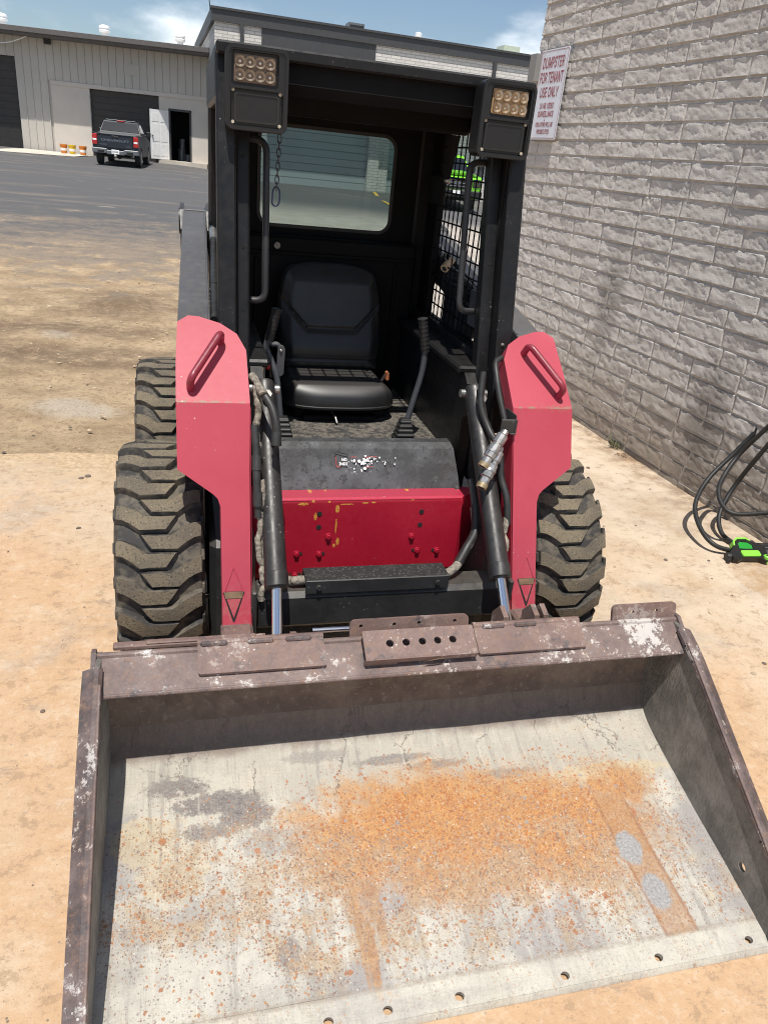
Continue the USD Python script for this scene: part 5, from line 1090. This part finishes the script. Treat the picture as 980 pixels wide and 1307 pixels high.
# ---- bucket
def fz(y): return .008 + .235 * (y + 1.21)
arcp = [(-.645, fz(-.645) + .0105), (-.60, .1635), (-.56, .178), (-.525, .198), (-.498, .222), (-.480, .250), (-.470, .280)]
arc = [(-.4705, .276), (-.466, .31), (-.470, .37), (-.485, .44), (-.505, .52), (-.52, .553)]
ys = np.linspace(-1.148, -.655, 30); prof_f = [(y, fz(y) + .010) for y in ys] + [tuple(q[1:]) for q in curve([(0, y, z) for y, z in arcp], 5)] 
def sheet(prof, x0, x1, nx, thick, dent=0., seed=1):
    pr = np.array(prof); t = np.gradient(pr, axis=0); nrm = np.stack([-t[:, 1], t[:, 0]], -1); nrm /= np.linalg.norm(nrm, axis=1)[:, None]
    xs_ = np.linspace(x0, x1, nx); k = len(pr)
    top = np.stack([np.repeat(xs_, k), np.tile(pr[:, 0], nx), np.tile(pr[:, 1], nx)], -1)
    if dent: top[:, 2] += (meshkit.fbm(top * [5, 5, 5], 3, seed) - .5) * dent
    bot = np.stack([np.repeat(xs_, k), np.tile(pr[:, 0] - nrm[:, 0] * thick, nx), np.tile(pr[:, 1] - nrm[:, 1] * thick, nx)], -1)
    I = np.arange(nx * k).reshape(nx, k); f = np.concatenate([np.stack([I[:-1, :-1], I[1:, :-1], I[1:, 1:]], -1).reshape(-1, 3), np.stack([I[:-1, :-1], I[1:, 1:], I[:-1, 1:]], -1).reshape(-1, 3)])
    bd_ = np.concatenate([I[:, 0], I[-1, 1:], I[-2::-1, -1], I[0, -2:0:-1]]); n = len(bd_); K = nx * k
    rim = np.array([(bd_[i], bd_[i] + K, bd_[(i + 1) % n] + K) for i in range(n)] + [(bd_[i], bd_[(i + 1) % n] + K, bd_[(i + 1) % n]) for i in range(n)])
    return trimesh.Trimesh(np.vstack([top, bot]), np.vstack([f, f[:, ::-1] + K, rim]), process=False)
bk_ = obj('bucket', sheet([(y, z) for y, z in arc], -.829, .829, 40, .010, .008, 3), M_BACK, LD, 40)
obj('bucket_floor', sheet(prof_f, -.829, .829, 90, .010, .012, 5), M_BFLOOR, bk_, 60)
ce = Polygon([(-.842, 0), (.842, 0), (.842, .215), (-.842, .215)])
for hx in (-.72, -.52, -.33, -.194, -.022, .248, .506, .773): ce = ce.difference(affinity.scale(Point(hx, .022).buffer(.0115, quad_segs=5), 1, .8))
e_dir = A3(0, 1, .235)
cem = slab(ce, -.014, .0, frame((0, -1.214, .0165), (1, 0, 0), e_dir)); cem = fine(cem, .06)
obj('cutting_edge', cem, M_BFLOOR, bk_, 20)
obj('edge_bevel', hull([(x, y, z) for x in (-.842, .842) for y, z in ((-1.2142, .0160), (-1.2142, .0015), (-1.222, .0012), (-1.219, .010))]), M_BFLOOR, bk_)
side_o = [(-1.222, .004), (-1.222, .10), (-1.205, .155), (-1.08, .238), (-.66, .500), (-.62, .522), (-.56, .556), (-.50, .556), (-.455, .40), (-.448, .27), (-.46, .225), (-.50, .185), (-.58, .145)]
for s in (-1, 1):
    sp_ = Polygon(side_o)
    if s > 0: sp_ = sp_.difference(Point(-1.055, .112).buffer(.013, quad_segs=5))
    pm = xprism(sp_, min(s * .826, s * .838), max(s * .826, s * .838)); pm = fine(pm, .05)
    sd = obj('side_plate', pm, M_SIDE, bk_, 20)
    rim_pts = [(-1.218, .02), (-1.216, .105), (-1.198, .160), (-1.08, .240), (-.66, .503), (-.615, .527), (-.565, .548)]
    rm = []
    for (y0, z0), (y1, z1) in zip(rim_pts, rim_pts[1:]):
        d = A3(0, y1 - y0, z1 - z0); d /= np.linalg.norm(d); n_ = A3(0, -d[2], d[1]); n_ = n_ if n_[1] < 0 or n_[2] > 0 else -n_
        pa, pb = A3(0, y0, z0), A3(0, y1, z1); 
        rm.append(hull([p + A3(s * x, 0, 0) + n_ * h for p in (pa - d * .002, pb + d * .002) for x, h in ((.820, .004), (.828, .012), (.838, .012), (.868, -.004), (.868, -.016), (.838, -.030), (.820, -.006))]))
    obj('side_rim', fine(cat(rm), .05), M_RIM, sd, 25)
    obj('rim_weld', tube([(s * .8245, y, z + .0125) for y, z in rim_pts[2:6]], .0045, 7), M_STEEL if False else M_LIP, sd)
lipd = A3(0, -.085, -.050); lipd /= np.linalg.norm(lipd)
LPM = frame((0, -.525, .5575), (1, 0, 0), -lipd)        # x along, y up the slope, normal up and forward
lip = slab(sbox(-.842, -.100, .842, .006), -.012, .0, LPM); lip = fine(lip, .05)
lp = obj('top_lip', lip, M_LIP, bk_, 25)
obj('lip_roll', tube([(-.842, -.519, .5565), (.842, -.519, .5565)], .0095, 10), M_LIP, lp)
obj('lip_edge', tube([(-.842, -.6115, .5005), (.842, -.6115, .5005)], .0058, 8), M_LIP, lp)
def lipplate(x0, x1, ya, yb, t): return slab(rrect(x0, x1, ya, yb, .006, 2), .0005, t, LPM)
for x0, x1, wl in ((-.592, -.262, (-.55, -.43, -.33)), (.170, .505, (.23, .33))):
    a_ = obj('weld_plate', cat(lipplate(x0, x1, -.070, .012, .014)), M_PLATEWELD, lp, 25)
    obj('plate_roll', tube([(x0, -.512, .571), (x1, -.512, .571)], .012, 12), M_PLATEWELD, a_, 50)
    for w_ in wl: obj('weld_slot', tube([(w_ - .035, -.523, .5745), (w_ - .03, -.523, .576), (w_ + .03, -.523, .576), (w_ + .035, -.523, .5745)], [.002, .0075, .0075, .002], 8), M_RIM, a_)
# drilled step bracket in the middle of the lip
vb = rrect(-.186, .160, .535, .602, .016).difference(sbox(-1, .3, 1, .545))
for hx, hz in ((-.155, .584), (-.060, .584), (.012, .584), (.118, .584)): vb = vb.difference(Point(hx, hz).buffer(.0055, quad_segs=4))
br = obj('step_bracket', slab(affinity.translate(vb, 0, -.57), -.005, .005, frame((0, -.503, .575), (1, 0, 0), (0, .25, 1))), M_PLATEWELD, lp, 25)
ap = rrect(-.160, .158, -.072, .010, .004, 2)
for hx in (-.088, -.042, .004, .048, .092): ap = ap.difference(Point(hx, -.030).buffer(.0105, quad_segs=6))
obj('holed_plate', slab(ap, .0295, .038, LPM), M_PLATEWELD, br, 25)
flg = sbox(-.205, -.036, .113, .038).difference(sbox(-.110, -.05, .113, -.014))
obj('flange', slab(sbox(-.160, .012, .158, .0375).union(sbox(-.160, -.0, -.068, .0375)), -.004, .004, frame(tuple((LPM @ [0, -.072, .0, 1])[:3]), (1, 0, 0), tuple(LPM[:3, 2]))).copy(), M_PLATEWELD, br, 25)
obj('dry_leaf', hull([(.0, -.609, .535), (.03, -.612, .541), (.06, -.610, .545), (.055, -.606, .540), (.02, -.604, .533)]), M_TAN_END, br, False)
tabq = rrect(.622, .842, -.01, .056, .014)
for hx in (.690, .772): tabq = tabq.difference(Point(hx, .032).buffer(.006, quad_segs=4))
obj('lip_tab', slab(tabq, -.005, .005, frame((0, -.512, .553), (1, 0, 0), (0, .30, 1))), M_PLATEWELD, lp, 25)
obj('lip_bar', cat(bx(-.80, -.42, -.508, -.485, .560, .574, .003), bx(-.72, -.44, -.507, -.49, .573, .580, .003)), M_PLATEWELD, lp)
for s in (-1, 1): obj('end_gusset', xprism([(-.615, .497), (-.60, .52), (-.525, .572), (-.505, .57), (-.50, .54)], min(s * .838, s * .850), max(s * .838, s * .850)), M_RIM, lp)

# ------------------------------------------------------------------ chain hanging from the left work light
ct = A3(-.316, .395, 1.790)
ch_ = thing('chain', 'thin dark chain with a carabiner hanging under the left work light', 'chain', ct)
def ring(c, hw, hl, r, ax):
    P_ = []
    for t in np.linspace(0, 2 * math.pi, 21):
        a, b = math.cos(t), math.sin(t); x, z = hw * np.sign(a) * abs(a) ** .75, hl * np.sign(b) * abs(b) ** .9
        P_.append(c + (A3(x, 0, z) if ax == 0 else A3(0, x, z)))
    return tube(P_, r, 6, False)
z = 1.790
for k in range(8):
    obj('link', ring(A3(-.316 - .0007 * k, .395, z - .0115), .0058, .0128, .0017, k % 2), M_BLACK, ch_, 60); z -= .0192
cc = [(-.004, .005), (.004, .006), (.010, -.002), (.0125, -.020), (.0105, -.040), (.004, -.049), (-.005, -.049), (-.011, -.042), (-.0105, -.030), (-.0095, -.006), (-.004, .005)]
obj('carabiner', tube(curve([(-.3225 + x, .395, z + .000 + q) for x, q in cc], 4), .0024, 8, False), M_BLUEST, ch_, 60)

# ------------------------------------------------------------------ black hose and sprayer by the wall
hs = thing('water_hose', 'coiled black rubber hose looping against the foot of the block wall', 'hose', (2.45, 1.05, 0))
for pts in ([(2.581, 1.203, 0.66), (2.461, 1.247, 0.43), (2.309, 1.222, 0.27), (2.18, 1.119, 0.17), (2.121, 0.993, 0.11), (2.115, 0.856, 0.06), (2.207, 0.799, 0.03), (2.458, 0.761, 0.022)],
            [(2.468, 1.066, 0.66), (2.436, 1.185, 0.44), (2.333, 1.138, 0.33), (2.252, 1.057, 0.27), (2.223, 0.96, 0.22), (2.268, 0.891, 0.2), (2.465, 0.861, 0.22)],
            [(2.455, 1.014, 0.58), (2.457, 1.149, 0.3), (2.387, 1.133, 0.16), (2.328, 1.073, 0.08), (2.299, 0.977, 0.03), (2.311, 0.877, 0.018)]):
    obj('hose_loop', tube(curve(pts, 10), .0130, 12), M_RUBBER, hs, 60)
obj('hose_run', tube(curve([(2.28, .83, .045), (2.40, .80, .048), (2.55, .78, .045), (2.75, .6, .05)], 8), .0155, 12), M_RUBBER, hs, 60)
hr = thing('hose_reel_post', 'dark post standing at the wall behind the coiled hose', 'post', (2.56, .70, 0)); obj('post', bx(2.52, 2.60, .62, .74, 0, .62, .01), M_TRIM, hr)

sp = thing('spray_gun', 'green and black pistol grip sprayer lying on the concrete by the hose', 'sprayer', (2.26, .78, 0))
a0 = A3(2.165, .715, 0); du = A3(.235, -.015, 0); du /= np.linalg.norm(du); dv = A3(-du[1], du[0], 0)   # du along the gun, dv away from the camera
SPM = lambda h=0.: frame(a0 + A3(0, 0, h), du, dv + A3(0, 0, .42))   # it leans on its back edge
SQ = affinity.scale
body_o = Polygon([(0, .0), (.0, .045), (.035, .075), (.045, .115), (.075, .135), (.13, .135), (.155, .11), (.20, .10), (.225, .075), (.215, .03), (.205, -.015), (.185, -.025), (.16, .0), (.06, .004), (.03, -.012)]).buffer(-.008).buffer(.008, quad_segs=4)
hole = Polygon([(.065, .062), (.07, .098), (.09, .112), (.125, .11), (.15, .085), (.15, .062)]).buffer(-.004).buffer(.004)
obj('gun_body', slab(body_o.difference(hole), .0, .036, SPM(.004)), M_PLASTIC, sp, 30)
obj('green_arch', slab(Polygon([(.035, .085), (.045, .115), (.075, .137), (.13, .137), (.15, .118), (.145, .112), (.128, .127), (.078, .127), (.053, .110), (.043, .083)]), .006, .043, SPM(.002)), M_LIME2, sp, 30)
obj('trigger', slab(Polygon([(.062, .066), (.066, .094), (.082, .106), (.128, .100), (.146, .082), (.14, .058), (.10, .062)]).buffer(.002), .004, .030, SPM(.010)), M_GREEN2, sp, 30)
obj('grip', slab(rrect(.055, .165, .008, .046, .010), .030, .046, SPM(.002)), M_LIME2, sp, 30)
obj('end_cap', tube([a0 + du * .195 + dv * -.012 + A3(0, 0, h) for h in (.01, .046, .050)], [.017, .017, .013], 18), M_LIME2, sp); obj('cap_screw', tube([a0 + du * .195 + dv * -.012 + A3(0, 0, h) for h in (.05, .0515)], .006, 8), M_TRIM, sp)
obj('nozzle', cat(tube([a0 + du * t + dv * .022 + A3(0, 0, .024) for t in (-.020, .0, .02)], [.020, .024, .026], 18), bx(a0[0] - .030, a0[0] - .010, a0[1] - .012, a0[1] + .004, .004, .030, .003)), M_TRIM, sp)
obj('hose_tail', tube(curve([a0 + du * .20 + dv * .07 + A3(0, 0, .03), a0 + du * .27 + dv * .07 + A3(0, 0, .035), a0 + du * .36 + dv * .03 + A3(0, 0, .03), a0 + du * .5 + A3(0, 0, .03)], 6), .022, 12), M_PLASTIC, sp, 60)
obj('clear_tank', hull([tuple(a0 + du * u + dv * v + A3(0, 0, h)) for u, v, h in ((.235, .06, .004), (.235, -.005, .004), (.34, .07, .004), (.34, -.03, .004), (.24, .055, .05), (.24, .0, .05), (.33, .06, .06), (.33, -.02, .06))]), M_CLEARG, sp)
obj('tank_clip', tube(curve([a0 + du * .225 + dv * .075 + A3(0, 0, .048), a0 + du * .245 + dv * .06 + A3(0, 0, .056), a0 + du * .243 + dv * .02 + A3(0, 0, .056), a0 + du * .25 + dv * .0 + A3(0, 0, .05)], 5), .006, 8), M_ALU, sp, 60)
